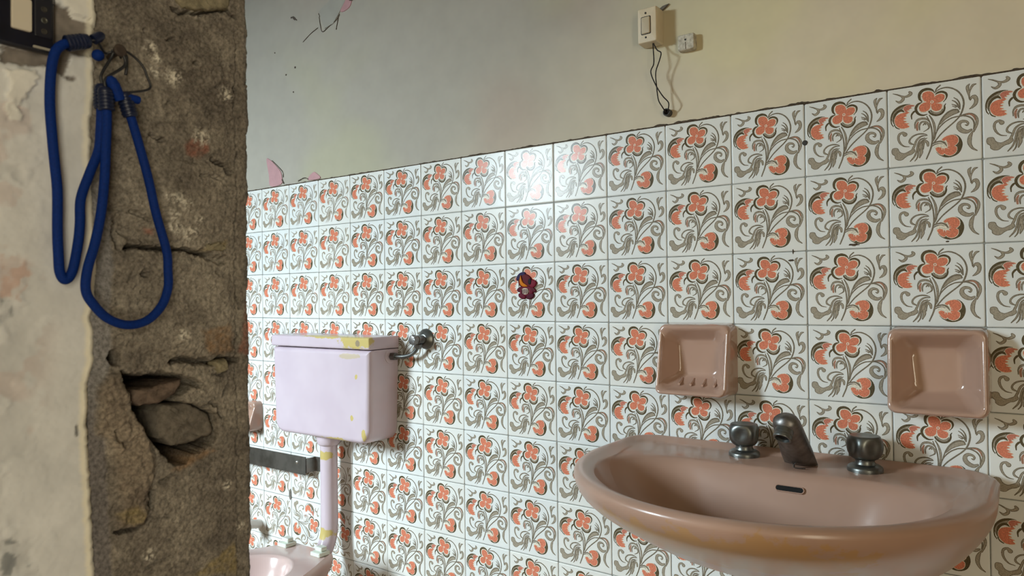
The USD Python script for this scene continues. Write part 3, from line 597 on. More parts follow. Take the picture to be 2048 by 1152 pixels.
EDGE = np.array(EDGE)[::-1]


def edge_y(z):
    e = np.interp(z, EDGE[:, 1], EDGE[:, 0])
    return e + 2.2 * (meshkit.fbm(np.stack([z * .12, 0 * z, 0 * z], 1), 4, 31) - .5) + 1.4 * (meshkit.fbm(np.stack([z * .5, 0 * z, 0 * z], 1), 3, 33) - .5)


ya = np.arange(-1198, P_Y * 1000 - 0.1, 1.25); za = axis(0, 770, 1500, H * 1000, 1.25, 9.0)
gy, gz = np.meshgrid(ya, za); p = np.stack([gy.ravel(), gz.ravel()], 1)
q3 = np.c_[p, np.zeros(len(p))]
fb = lambda s, o, sd: meshkit.fbm(q3 * s, o, sd) - .5
wob = np.stack([fb(.06, 3, 1), fb(.06, 3, 2)], 1) * 7 + np.stack([fb(.3, 3, 3), fb(.3, 3, 4)], 1) * 3.5
pw = p + wob
h = fb(.018, 4, 11) * 7 + fb(.09, 4, 12) * 2.2 + fb(.5, 3, 13) * 1.5
grain = meshkit.noise(q3 * .55, 21)
h += .9 * np.clip(grain - .72, 0, 1) * 4 - 1.6 * np.clip(.22 - meshkit.noise(q3 * .4, 22), 0, 1) * 9
base = np.array([.208, .188, .162]); dark = np.array([.135, .120, .106]); light = np.array([.29, .265, .228])
tone = np.clip(.5 + 1.5 * fb(.02, 3, 41) + .8 * fb(.12, 3, 42), 0, 1)[:, None]
col = np.where(tone < .5, dark + (base - dark) * tone * 2, base + (light - base) * (tone - .5) * 2)
for poly, d in RAISED:
    k = sm(-3, 6, signed(pw, poly)); h += d * k
    if d > 8: h += k * (fb(.07, 3, 51) * 12 + fb(.2, 3, 52) * 5); col = col * (1 - k[:, None]) + k[:, None] * col * np.array([1.05, .98, .92])
for poly, c in TINTS:
    k = (sm(-2, 4, signed(pw, poly)) * (.35 + .65 * meshkit.noise(q3 * .25, 61)))[:, None]
    col = col * (1 - k) + k * np.array(dict(r=(.26, .115, .085), o=(.25, .165, .10), y=(.27, .22, .115))[c])
for y, z, r in SPECKS:
    d = np.linalg.norm(p - (y, z), axis=1); k = np.clip(1.3 - d / r, 0, 1) * sm(.47, .56, meshkit.fbm(q3 * .45, 3, 71)); h += 1.2 * k
    col = col * (1 - k[:, None]) + k[:, None] * np.array([.62, .59, .52])
# smooth cement strip next to the plaster, partly covered by the mortar lumps
ey = edge_y(p[:, 1]); off = p[:, 0] - ey
band = (1 - sm(13, 17, off + wob[:, 1] * .5)) * (1 - np.clip(sm(-2, 3, signed(pw, RAISED[0][0])), 0, 1))
band = band * sm(705, 800, 2000 - p[:, 1])
h = h * (1 - band) + band * (-1.0 + fb(.05, 3, 81) * 1.5)
bc_ = np.array([.17, .16, .162]) + np.array([.075, .082, .085]) * sm(980, 1060, p[:, 1:]); col = col * (1 - .92 * band[:, None]) + .92 * band[:, None] * bc_ * (.85 + .3 * meshkit.fbm(q3 * .2, 3, 83))[:, None]
h -= 3.0 * np.exp(-((off - 17) / 2.0) ** 2) * band
for line, w, d in CRACKS:
    k = 1 - sm(w * .22, w * .75, seg_dist(pw, line)); h -= d * k
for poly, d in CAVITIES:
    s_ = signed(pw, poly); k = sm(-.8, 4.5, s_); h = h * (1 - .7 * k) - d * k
    col = col * (1 - k[:, None]) + k[:, None] * np.array([.075, .062, .052])  # dark tint puts the shade of the holes into the colour
h = np.clip(h, -105, 14)
# the free end rounds off to the back of the wall
e = np.clip((p[:, 0] - (P_Y * 1000 - 7)) / 7, 0, 1); h -= 5 * e ** 2
V = np.stack([P_X + h * mm, p[:, 0] * mm, p[:, 1] * mm], 1).reshape(len(za), len(ya), 3)
jag = (meshkit.fbm(np.stack([za * .05, 0 * za, 0 * za], 1), 4, 91) - .5) * 6
V[:, -1, 1] += jag * mm; V[:, -2, 1] += jag * .6 * mm
wrap = V[:, -1:, :].copy(); wrap[:, :, 0] = -.80
first = V[:, :1, :].copy(); first[:, :, 0] = -.79
V = np.concatenate([first, V, wrap], 1); C3 = col.reshape(len(za), len(ya), 3); C3 = np.concatenate([C3[:, :1], C3, C3[:, -1:]], 1)
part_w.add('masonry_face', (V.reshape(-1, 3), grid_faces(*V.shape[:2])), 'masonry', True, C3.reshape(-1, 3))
# remains of the old plaster edge on the far side of the broken end
for z0, z1, w in ((1.245, 1.345, .0055), (1.10, 1.16, .004), (.93, 1.02, .004)):
    zz = np.arange(z0, z1, .004); j = w * (.4 + meshkit.noise(np.stack([zz * 90, 0 * zz, 0 * zz], 1), 8)) * np.minimum(1, np.minimum(zz - z0, z1 - zz) / .012 + .15)
    a = np.stack([np.full(len(zz), -.800), P_Y - .004 + 0 * zz, zz], 1); b = np.stack([np.full(len(zz), -.790), P_Y + j, zz], 1); c = np.stack([np.full(len(zz), -.775), P_Y + j, zz], 1); d = np.stack([np.full(len(zz), -.765), P_Y - .004 + 0 * zz, zz], 1)
    part_w.add('plaster_edge', loft([d, c, b, a], closed=False), 'lime_stone' if z0 > 1.2 else 'brick_old', False)


def rubble(name, poly, x0, x1, mat, seed, rough=2.2, label=None):
    """a stone or brick lying in the broken face: outline on the wall plane (mm), rounded and roughened"""
    o = np.array(Polygon(poly).buffer(-1.5).buffer(1.5, quad_segs=3).segmentize(3.0).exterior.coords)[:-1]; c = o.mean(0); rings = []
    for s_, x in ((.9, x0), (1.0, x0 + .35 * (x1 - x0)), (1.0, x0 + .7 * (x1 - x0)), (.95, x1 - .003), (.88, x1 - .001), (.80, x1), (.70, x1 + .0004), (.60, x1 + .0006), (.50, x1 + .0007), (.40, x1 + .0007), (.28, x1 + .0006), (.16, x1 + .0006), (.06, x1 + .0006)):
        q = c + (o - c) * s_; rings.append(np.stack([np.full(len(q), x), q[:, 0] * mm, q[:, 1] * mm], 1))
    v, f = loft(rings, True, True); n = np.stack([meshkit.fbm(v * 70, 3, seed + k) - .5 + .6 * (meshkit.fbm(v * 330, 3, seed + 7 + k) - .5) for k in range(3)], 1)
    part_w.add(name, (v + n * rough * mm * 3, f), mat, True, label=label)


for name, poly, x0, x1, mat, seed, lab in STONES:
    rubble(name, poly, P_X + x0 * mm, P_X + x1 * mm, mat, seed, 2.2, lab)

# plaster that is left: grid from behind the switch to the ragged edge
ua = np.r_[np.linspace(0, .93, 78), np.linspace(.94, 1, 16)]; za2 = axis(0, 770, 1500, H * 1000, 1.5, 9.0)
ee = edge_y(za2); Yg = -1320 + ua[None] * (ee[:, None] + 1320); Zg = np.repeat(za2[:, None], len(ua), 1)
p = np.stack([Yg.ravel(), Zg.ravel()], 1); q3 = np.c_[p, np.zeros(len(p))]
pw = p + np.stack([fb(.05, 3, 5), fb(.05, 3, 6)], 1) * 9 + np.stack([fb(.3, 2, 7), fb(.3, 2, 8)], 1) * 4
h = 5.0 + fb(.012, 3, 14) * 5 + fb(.06, 4, 15) * 2.0 + fb(.3, 3, 16) * .5
col = np.tile([.69, .715, .745], (len(p), 1)) * (1 + .10 * fb(.03, 3, 17)[:, None])
off = p[:, 0] - np.repeat(ee, len(ua))
rough_lo = sm(-.05, .12, fb(.035, 4, 18)) * sm(20, 70, -off)             # scabby, half peeled areas away from the edge
h -= 1.6 * rough_lo; col = col * (1 - .14 * rough_lo[:, None])
k = (sm(.10, .16, fb(.022, 4, 19)) * sm(25, 60, -off))[:, None]; col = col * (1 - .30 * k) + .30 * k * np.array([.52, .36, .33])
for poly in BARE:
    k = sm(-1.0, 1.5, signed(pw, poly)); h -= 3.0 * k; col = col * (1 - k[:, None]) + k[:, None] * np.array([.20, .18, .165]) * (1 + .9 * fb(.12, 3, 20)[:, None])
for poly, c in STAINS:
    k = (sm(-2, 3, signed(pw, poly)) * (.2 + .8 * sm(.38, .55, meshkit.fbm(q3 * .12, 3, 24))))[:, None]
    col = col * (1 - k) + k * np.array(dict(g=(.27, .29, .31), p=(.55, .43, .40))[c])
for poly, d in FLAKES:
    k = sm(-.8, .8, signed(pw, poly)); h += d * 1.3 * k; col = col * (1 - k[:, None]) + k[:, None] * np.array([.76, .77, .76])
mark = 1 - sm(.8, 2.2, seg_dist(p, [(-1211, 998), (-1210.5, 990)])); col = col * (1 - .75 * mark[:, None])
strip = sm(-13, -8, off)[:, None] * np.clip(1.25 - .0010 * (p[:, 1:] - 860), .25, 1); col = col * (1 - strip) + strip * np.array([.85, .83, .72])  # paler cream edge: the lit plaster rim put into the colour
fall = np.clip((off + 7) / 7, 0, 1); h -= fall ** 2 * 7.5
V = np.stack([P_X + h * mm, p[:, 0] * mm, p[:, 1] * mm], 1)
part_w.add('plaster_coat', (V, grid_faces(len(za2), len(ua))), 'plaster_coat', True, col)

# ------------------------------------------------------------------ washbasin
def basin_outline(a, yb, yf, rb, cx=-.333, split=.335, e=2.0):
    """D shaped outline: straight back at yb with rounded corners rb, full round front reaching yf; half width a.
    Every outline has its points in the same sections, so that outlines can be joined ring to ring."""
    ys = min(yb - (yb - yf) * split, yb - rb - .002)
    t = np.linspace(0, np.pi, 120); ct, st_ = np.cos(t), np.sin(t)
    front = np.stack([a * np.sign(ct) * np.abs(ct) ** (2 / e), ys - (ys - yf) * np.abs(st_) ** (2 / e)], 1)      # from right (+a) round the front to left (-a)
    c = np.linspace(0, np.pi / 2, 18)
    lc = np.stack([-a + rb - rb * np.cos(c), yb - rb + rb * np.sin(c)], 1)
    left = np.vstack([np.stack([np.full(8, -a), np.linspace(ys, yb - rb, 10)[1:-1]], 1), lc, np.stack([np.linspace(-a + rb, 0, 16)[1:], np.full(15, yb)], 1)])
    right = left[::-1][1:] * [-1, 1]
    return np.vstack([front, left, right]) + (cx, 0)


def ring(o, z): return np.c_[o, np.broadcast_to(z, len(o))]


RIM = .797
B = []
for a, yb, yf, rb, z in ((.10, -.03, -.17, .05, .590), (.16, -.012, -.215, .06, .598), (.215, -.006, -.255, .07, .612), (.252, -.004, -.302, .07, .632), (.275, -.003, -.340, .07, .651), (.293, -.002, -.377, .07, .670), (.308, -.002, -.415, .07, .690), (.321, -.002, -.454, .07, .710),
                         (.333, -.002, -.489, .07, .730), (.3405, -.002, -.511, .07, .745), (.3460, -.002, -.526, .07, .758), (.3495, -.002, -.5355, .07, .771), (.351, -.002, -.540, .07, .783), (.351, -.002, -.5395, .07, .790), (.347, -.003, -.535, .067, RIM - .003), (.341, -.005, -.529, .062, RIM - .0005)):
    B.append(ring(basin_outline(a, yb, yf, rb), z))
o1 = basin_outline(.333, -.014, -.522, .058); B.append(ring(o1, RIM))
# narrow upstand at the wall, then the deck a little lower, then the soft lip of the bowl
o2 = basin_outline(.322, -.026, -.514, .055); B.append(ring(o2, RIM - .003 - .005 * sm(-.14, -.03, o2[:, 1])))
o3 = basin_outline(.309, -.040, -.507, .06); B.append(ring(o3, RIM - .006 - .006 * sm(-.14, -.03, o3[:, 1])))
o4 = basin_outline(.298, -.085, -.505, .085); B.append(ring(o4, RIM - .007 - .006 * sm(-.20, -.06, o4[:, 1])))
o5 = basin_outline(.292, -.122, -.499, .11); B.append(ring(o5, RIM - .010 - .006 * sm(-.20, -.08, o5[:, 1])))
for a, yb, yf, rb, z in ((.286, -.134, -.494, .12, RIM - .018), (.279, -.142, -.486, .12, RIM - .030), (.264, -.150, -.468, .12, RIM - .050), (.244, -.160, -.428, .11, RIM - .078), (.218, -.172, -.380, .09, RIM - .106), (.185, -.190, -.340, .06, RIM - .130), (.13, -.205, -.312, .04, RIM - .141), (.06, -.23, -.285, .022, RIM - .145), (.024, -.245, -.270, .010, RIM - .146)):
    B.append(ring(basin_outline(a, yb, yf, rb), z))
basin = Thing('washbasin', (-.333, 0, .58), 'wide dusty pink ceramic washbasin hung on the tiled wall', 'washbasin')
bm = loft(B, True, True)
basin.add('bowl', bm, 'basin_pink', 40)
# overflow slot on the back of the bowl
sl = []
nrm = np.array([0, -.90, .42]); nrm /= np.linalg.norm(nrm); upv = np.cross([1, 0, 0], nrm); upv = upv * np.sign(upv[2]); ctr = np.array([-.302, -.1497, .7535])
for ins, d in ((-.0012, -.002), (-.0012, .0012), (0, .0018), (.0008, .0010)):
    o = rr(.050 - 2 * ins, .0105 - 2 * ins, .005 - ins, 6); sl.append(ctr + o[:, :1] * np.array([1, 0, 0]) + o[:, 1:] * upv + nrm * d)
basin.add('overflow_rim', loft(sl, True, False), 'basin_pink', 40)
o = rr(.0485, .0090, .0043, 6); basin.add('overflow_hole', loft([ctr + o[:, :1] * np.array([1, 0, 0]) + o[:, 1:] * upv + nrm * d for d in (-.002, .0012)], True, True), 'hole_black', False)
basin.add('drain', lathe((-.333, -.2575, .6505), (0, 0, 1), [(0, .028), (.003, .028), (.004, .025), (.0035, .016), (.001, .012)], 24), 'chrome_worn', 30)
for x in (-.475, -.115):
    basin.add('mounting_bracket', cat(box(x - .014, x + .014, -.16, 0, .588, .600), box(x - .016, x + .016, -.008, 0, .54, .612), lathe((x, -.13, .575), (0, 0, 1), [(0, .009), (.012, .009), (.012, .006), (.03, .006)], 6)), 'chrome_dull', 30)

DECK = RIM - .0125


def basin_tap(x, y, spin, label):
    t = Thing('basin_tap', (x, y, DECK), label, 'tap', 'taps on the washbasin')
    t.add('flange', lathe((x, y, DECK), (0, 0, 1), [(-.004, .030), (.0, .0308), (.005, .0308), (.0085, .0295), (.0115, .025), (.013, .0185), (.018, .0165), (.022, .0175)], 40), 'chrome_worn', 50)
    rings = []; th = np.linspace(0, 2 * np.pi, 64, endpoint=False) + spin
    for z, r, a in ((.021, .017, 0), (.0235, .022, 0), (.028, .0262, .03), (.034, .0300, .13), (.042, .0318, .22), (.050, .0322, .22), (.057, .0310, .13), (.0615, .0282, .05), (.0645, .0268, .02), (.0655, .0245, 0), (.0650, .017, 0), (.0642, .008, 0)):
        scoop = .5 + .5 * np.cos(4 * (th - spin))
        rr_ = r * (1 - a * scoop)
        rings.append(np.stack([x + rr_ * np.cos(th), y + rr_ * np.sin(th), np.full(64, DECK + z)], 1))
    t.add('knob', loft(rings, True, True), 'chrome_worn', 50)


basin_tap(-.414, -.056, .05, 'metal basin tap with scooped knob left of the spout')
basin_tap(-.189, -.062, -.85, 'metal basin tap with scooped knob right of the spout')
sp = Thing('basin_spout', (-.300, -.075, DECK), 'slanted dull metal basin spout between the two scooped taps', 'spout')
rings = []; th = np.linspace(0, 2 * np.pi, 40, endpoint=False)
A0, A1 = np.array([-.300, -.072, DECK + .002]), np.array([-.300, -.185, DECK + .106]); ax = (A1 - A0) / np.linalg.norm(A1 - A0); up2 = np.cross([1, 0, 0], ax)
for s_, rx, rz in ((0, .0310, .0240), (.25, .0292, .0232), (.5, .0274, .0222), (.75, .0256, .0210), (.86, .0246, .0204), (.93, .0224, .0184), (.975, .0165, .0136), (1.0, .006, .005)):
    cpt = A0 + (A1 - A0) * s_
    r_ = cpt + rx * np.cos(th)[:, None] * np.array([1.0, 0, 0]) + rz * np.sin(th)[:, None] * up2
    if s_ == 0: r_[:, 1] = cpt[1] + (r_[:, 1] - cpt[1]) * 1.05; r_[:, 2] = cpt[2]
    rings.append(r_)
sp.add('spout_body', loft(rings, True, True), 'chrome_dull', 50)
na = np.array([-.10, -.62, -.78]); na /= np.linalg.norm(na); n0 = A0 + (A1 - A0) * .87 + na * .009
sp.add('nozzle', lathe(n0, na, [(-.004, .0165), (.012, .0165), (.0135, .0150), (.0155, .0150), (.0165, .0163), (.0215, .0163), (.0225, .0155), (.0225, .0128), (.0160, .0122)], 28, False), 'chrome_worn', 40)
sp.add('nozzle_hole', lathe(n0, na, [(.0160, .0126), (.0170, .0126)], 24), 'hole_black', False)
ce = np.array([-.303, -.108, DECK])
sp.add('chain_eye', cat(tube([ce + (0, -.004, .001), ce + (0, -.004, .009)], .0018, 8), tube([ce + (.0035 * math.cos(a), -.006, .011 + .0035 * math.sin(a)) for a in np.linspace(0, 2 * np.pi, 13)], .0011, 8, False), tube([ce + (.002, -.006, .0012), ce + (.011, -.004, .001), ce + (.02, -.001, .001)], .0011, 6)), 'nail_iron', 30)


# ------------------------------------------------------------------ ceramic wall dishes
def wall_dish(name, x0, x1, z0, z1, label, group, ribs, depth=.043, lip=.076, lipz=.36, cat_='soap dish', deep=1.0):
    w, hh = x1 - x0, z1 - z0; cx, cz = (x0 + x1) / 2, (z0 + z1) / 2
    t = Thing(name, (cx, 0, z0), label, cat_, group)
    def front(z):
        u = np.clip((z - z0) / hh, 0, 1); return -(depth + (lip - depth) * (1 - sm(.02, lipz, u)))
    rings = []
    def add(ins, f, dz=0.0, rad=.016, back=None):
        o = rr(w - 2 * ins, hh - 2 * ins, max(rad - ins * .3, .008), 10, cx, cz + dz)
        y = front(o[:, 1]) * f if back is None else back(o)
        rings.append(np.stack([o[:, 0], y, o[:, 1]], 1))
    add(-.001, 0); add(0, .3); add(.0006, .7); add(.0022, .90); add(.0045, .985); add(.0075, 1.0); add(.0105, .98)
    add(.0135, .92, rad=.022)
    for k, (ins, f) in enumerate(((.0165, .84), (.023, .62), (.0295, .40), (.0345, .24))):
        add(ins, 1, rad=.026, back=lambda o, f=f: front(o[:, 1]) * (f * (.8 + .2 * sm(.0, .5, (o[:, 1] - z0) / hh)) + .12 * (1 - sm(.05, .45, (o[:, 1] - z0) / hh)) * (1 - f)))
    add(.039, 1, rad=.028, back=lambda o: -.0075 + 0 * o[:, 0]); add(.047, 1, rad=.02, back=lambda o: -.0062 + 0 * o[:, 0]); add(.058, 1, rad=.012, back=lambda o: -.0060 + 0 * o[:, 0])
    t.add('dish', loft(rings, True, True), 'dish_pink', 60)
    if ribs:
        for k in range(4):
            x = cx - .036 + .026 * k
            t.add('rib', tube([(x, -.016, z0 + .033), (x + .002, -.030, z0 + .0265), (x + .004, -.046, z0 + .0235)], [.003, .0036, .0028], 8), 'dish_pink', 60)
    return t


wall_dish('soap_dish', -.606, -.444, .897, 1.051, 'pink ceramic soap dish with ribbed tray left of the spout', 'pink ceramic dishes set in the tiles', True)
wall_dish('soap_dish', -.153, .006, .893, 1.049, 'pink ceramic dish with smooth deep hollow above the basin right end', 'pink ceramic dishes set in the tiles', False, .047, .066, .45)
wall_dish('paper_holder', -2.262, -2.104, .660, .760, 'pink ceramic holder beside the broken wall, left of the cistern', None, False, .030, .062, .5, 'paper holder')

# ------------------------------------------------------------------ cistern, flush pipe, stop valve
def outline_y(x0, x1, z0, z1, rb, rt, taper, prof):
    rings = []
    for ins, y in prof:
        o = rr(x1 - x0 - 2 * ins, z1 - z0 - 2 * ins, [max(rb - ins, .001)] * 2 + [max(rt - ins, .001)] * 2, 8, (x0 + x1) / 2, (z0 + z1) / 2)
        k = (z1 - o[:, 1]) / (z1 - z0); o[:, 0] = (x0 + x1) / 2 + (o[:, 0] - (x0 + x1) / 2) * (1 - taper * k)
        rings.append(np.stack([o[:, 0], np.full(len(o), y), o[:, 1]], 1))
    return loft(rings, True, True)


ci = Thing('toilet_cistern', (-1.666, 0, .697), 'pale pink plastic cistern with yellowed lid high on the tiles', 'toilet cistern')
ci.add('tank', outline_y(-1.887, -1.445, .697, .966, .040, .003, .045, ((0, -.002), (0, -.095), (.0015, -.106), (.005, -.1125), (.010, -.1155), (.016, -.1165))), 'cistern_lilac', 50)
ci.add('lid', slab_y(-1.889, -1.4425, .9675, 1.003, 0, ((0, -.002), (0, -.108), (.001, -.1155), (.003, -.1185), (.006, -.1195)), .005), 'cistern_lilac', 40)
ci.add('inlet_boss', lathe((-1.4465, -.034, .945), (1, 0, 0), [(-.003, .021), (.002, .021), (.0035, .018), (.004, .012)], 28), 'cistern_lilac', 40)
fp = Thing('flush_pipe', (-1.697, -.05, .30), 'pale pink vertical flush pipe from the cistern down to the toilet', 'flush pipe')
down = [(-1.697, -.052, z) for z in (.668, .60, .50, .42)] + [(-1.697, -.056, .385), (-1.697, -.070, .350), (-1.697, -.098, .325), (-1.697, -.125, .318), (-1.697, -.152, .317)]
fp.add('pipe', tube(spline(down, 6), .0262, 28), 'pipe_lilac', 50)
fp.add('collar', lathe((-1.697, -.052, .700), (0, 0, -1), [(0, .034), (.004, .0365), (.018, .0365), (.030, .034), (.036, .029), (.037, .025)], 36), 'pipe_lilac', 40)
sv = Thing('stop_valve', (-1.335, 0, .995), 'dull metal stop valve with round rosette beside the cistern', 'stop valve')
vc = np.array([-1.3345, 0, .996])
sv.add('rosette', lathe(vc, (0, -1, 0), [(.0005, .0295), (.003, .0295), (.007, .0265), (.012, .0205), (.0155, .015), (.017, .0125)], 40), 'chrome_worn', 50)
sv.add('valve_body', lathe(vc, (0, -1, 0), [(.010, .0115), (.032, .0115), (.034, .0125), (.040, .0125), (.041, .0105), (.046, .010)], 28), 'chrome_dull', 40)
sv.add('valve_knob', loft([np.stack([vc[0] + r * (1 + .08 * np.cos(8 * th)) * np.cos(th), np.full(40, -y), vc[2] + r * (1 + .08 * np.cos(8 * th)) * np.sin(th)], 1) for y, r in ((.044, .010), (.046, .0135), (.058, .0135), (.061, .012), (.062, .007))], True, True), 'chrome_dull', 30)
sv.add('nut', tube_rings([(-1.338, -.030, .984), (-1.341, -.030, .972)], (-.25, 0, -1), [.0115, .0115], 6, True), 'chrome_dull', False)
sv.add('supply_tube', tube(spline([(-1.339, -.030, .980), (-1.346, -.030, .967), (-1.362, -.031, .954), (-1.385, -.032, .947), (-1.412, -.033, .945), (-1.436, -.034, .945)], 6), .0058, 16), 'chrome_worn', 50)
sv.add('nut', tube_rings([(-1.440, -.034, .945), (-1.423, -.034, .945)], (1, 0, 0), [.0115, .0115], 6, True), 'chrome_dull', False)

# ------------------------------------------------------------------ toilet pan
def pan_outline(k, top, n=96):
    key = np.array([(-.155, .088), (-.20, .105), (-.27, .140), (-.36, .172), (-.45, .180), (-.54, .160), (-.61, .115), (-.650, .055), (-.660, .0)])
    s_ = spline(key, 10); r_ = s_ * [1, 1]
    right = np.stack([r_[:, 1], r_[:, 0]], 1); left = right[::-1] * [-1, 1]
    o = np.vstack([right, left[1:]]); oo = np.vstack([o, o[:1]])
    d = np.r_[0, np.cumsum(np.linalg.norm(np.diff(oo, axis=0), axis=1))]; t = np.linspace(0, d[-1], n, endpoint=False)
    q = np.stack([np.interp(t, d, oo[:, 0]), np.interp(t, d, oo[:, 1])], 1)
    c = np.array([0, -.37]); q = c + (q - c) * k + (0, top); return q[::-1]


def oval(a, b, cy, n=96):
    t = np.linspace(0, 2 * np.pi, n, endpoint=False); ref = pan_outline(1, 0)
    ang = np.unwrap(np.arctan2(ref[:, 1] - cy, ref[:, 0])); return np.stack([a * np.cos(ang), cy + b * np.sin(ang)], 1)


TC, TZ = -1.648, .388
pr = []
for k, dy, z in ((.62, .03, 0), (.60, .03, .05), (.55, .03, .14), (.62, .025, .22), (.80, .01, .29), (.93, .0, .33), (.985, 0, .355), (1.0, 0, .372), (.995, 0, .382), (.98, 0, TZ)):
    pr.append(np.c_[pan_outline(k, dy) + (TC, 0), np.full(96, z)])
for a, b, z in ((.140, .185, TZ + .0015), (.133, .178, TZ), (.127, .172, TZ - .006), (.120, .163, TZ - .03), (.10, .135, TZ - .10), (.06, .08, TZ - .16), (.03, .04, TZ - .18)):
    pr.append(np.c_[oval(a, b, -.435) + (TC, 0), np.full(96, z)])
wc = Thing('toilet', (TC, -.4, 0), 'pale pink ceramic toilet bowl without seat under the cistern', 'toilet')
wc.add('pan', loft(pr, True, True), 'pan_pink', 50)
for x, y in ((-1.578, -.186), (-1.722, -.190)):
    wc.add('seat_hinge', cat(slab_y(x - .020, x + .020, TZ + .0005, TZ + .012, 0, ((0, y + .018), (0, y - .018), (.002, y - .020)), .003), slab_y(x - .014, x + .014, TZ + .012, TZ + .024, 0, ((0, y + .012), (0, y - .006), (.002, y - .008)), .003)), 'hinge_plastic', 30)

# ------------------------------------------------------------------ metal bar and small holder
mb = Thing('metal_bar', (-2.0, -.02, .55), 'flat grey metal bar screwed to the tiles left of the flush pipe', 'metal bar')
mb.add('bar', slab_y(-2.26, -1.822, .549, .607, 0, ((0, -.0385), (0, -.0412), (.0006, -.0418)), .002), 'steel_bar', 30)
mb.add('lug', cat(box(-1.825, -1.822, -.0415, -.001, .556, .602), box(-1.825, -1.800, -.003, -.001, .556, .602)), 'steel_bar', False)
mb.add('lug', cat(box(-2.26, -2.257, -.0385, -.001, .556, .602), box(-2.285, -2.257, -.003, -.001, .556, .602)), 'steel_bar', False)
mb.add('screw', lathe((-1.866, -.0415, .586), (0, -1, 0), [(0, .0055), (.0012, .0052), (.0026, .0035), (.003, .001)], 16), 'screw_bright', 40)
hd = Thing('wall_peg', (-2.105, 0, .34), 'white rounded peg on the tiles at the broken wall edge', 'peg')
hd.add('peg', lathe((-2.112, 0, .335), (0, -1, .18), [(.0, .015), (.05, .015), (.058, .022), (.075, .026), (.092, .026), (.100, .021), (.103, .012)], 28), 'holder_white', 50)
hd.add('back_plate', lathe((-2.112, 0, .335), (0, -1, 0), [(.0005, .028), (.004, .028), (.006, .024)], 28), 'holder_white', 40)

# ------------------------------------------------------------------ electrics on the plaster
ls = Thing('light_switch', (-.622, 0, 1.685), 'cream surface light switch with hanging wires on the upper wall', 'light switch')
ls.add('housing', slab_y(-.6475, -.6005, 1.6825, 1.762, 0, ((.002, .002), (0, -.002), (0, -.033), (.001, -.037), (.0028, -.0385)), .004), 'cream_plastic', 40)
ls.add('rocker', slab_y(-.6365, -.6155, 1.7025, 1.7405, 0, ((0, -.036), (0, -.0395), (.001, -.0415), (.002, -.042)), .003), 'cream_rocker', 40)
ls.add('rocker_gap', slab_y(-.6380, -.6140, 1.7010, 1.7420, 0, ((0, -.037), (0, -.0388)), .003), 'rubber_dark', False)
for z in (1.6945, 1.7495): ls.add('screw', lathe((-.6265, -.0375, z), (0, -1, 0), [(0, .0023), (.0016, .0023), (.0020, .0012)], 12), 'rubber_dark', False)
W_A = [(-.6195, -.020, 1.690), (-.616, -.024, 1.682), (-.614, -.027, 1.666), (-.612, -.030, 1.635), (-.619, -.031, 1.616), (-.607, -.031, 1.584), (-.592, -.029, 1.558), (-.581, -.024, 1.543), (-.584, -.018, 1.530), (-.590, -.008, 1.5255)]
W_B = [(-.6175, -.020, 1.690), (-.614, -.024, 1.681), (-.604, -.029, 1.664), (-.593, -.033, 1.654), (-.597, -.033, 1.638), (-.607, -.031, 1.614), (-.607, -.028, 1.584), (-.604, -.026, 1.553), (-.598, -.021, 1.538), (-.594, -.008, 1.526)]
ls.add('wire', tube(spline(W_A, 7), .00135, 8), 'wire_cloth', 50); ls.add('wire', tube(spline(W_B, 7), .00135, 8), 'wire_cloth', 50)
ls.add('torn_plaster', np_wall(*flat_poly(Polygon([(-.617, 1.7605), (-.601, 1.7705), (-.586, 1.7725), (-.596, 1.7655), (-.606, 1.7605)]), .004, .001, .005)), 'stone', False)
cb = Thing('conduit_end', (-.591, 0, 1.526), 'dark conduit end taking the switch wires just above the tiles', 'conduit')
cb.add('conduit', lathe((-.591, .004, 1.5255), (0, -1, 0), [(0, .0085), (.017, .0085), (.0178, .0078), (.0178, .0064), (.010, .0062)], 24, False), 'conduit', 40)
cb.add('conduit_hole', lathe((-.591, -.005, 1.5255), (0, -1, 0), [(0, .0064), (.001, .0064)], 20), 'hole_black', False)
jb = Thing('junction_box', (-.542, 0, 1.655), 'small paint crusted square box right of the light switch', 'junction box')
jb.add('cover', slab_y(-.5615, -.5225, 1.6545, 1.6905, 0, ((.001, .002), (0, -.002), (0, -.0125), (.0012, -.0155), (.003, -.0165)), .005), 'painted_box', 40)
jb.add('cover_groove', box(-.5428, -.5415, -.0169, -.012, 1.657, 1.672), 'crack_dirt', False)
jb.add('screw', lathe((-.5425, -.0162, 1.6775), (0, -1, 0), [(0, .0022), (.0012, .0020)], 10), 'rubber_dark', False)

# ------------------------------------------------------------------ puffy sticker on a tile
st = Thing('bird_sticker', (-.985, 0, 1.105), 'small dark red puffy bird sticker with orange beak on a tile', 'sticker')


def puff(name, poly, h, rgb, base=.0, n=4):
    o = closed_spline(poly, 5); g = Polygon(o).buffer(0); o = np.array(g.exterior.coords)[:-1]; c = o.mean(0); rings = []
    for s_, d in ((1.0, 0), (1.0, .45), (.96, .75), (.88, .93), (.7, 1.0), (.35, 1.03)):
        q = c + (o - c) * s_; rings.append(np.stack([q[:, 0], np.full(len(q), -base - h * d), q[:, 1]], 1))
    if np.sum(o[:, 0] * np.roll(o[:, 1], -1) - np.roll(o[:, 0], -1) * o[:, 1]) < 0: rings = [r[::-1] for r in rings]
    m = loft(rings, True, True); st.add(name, m, 'sticker', 50, np.tile(lin(*rgb), (len(m[0]), 1)))


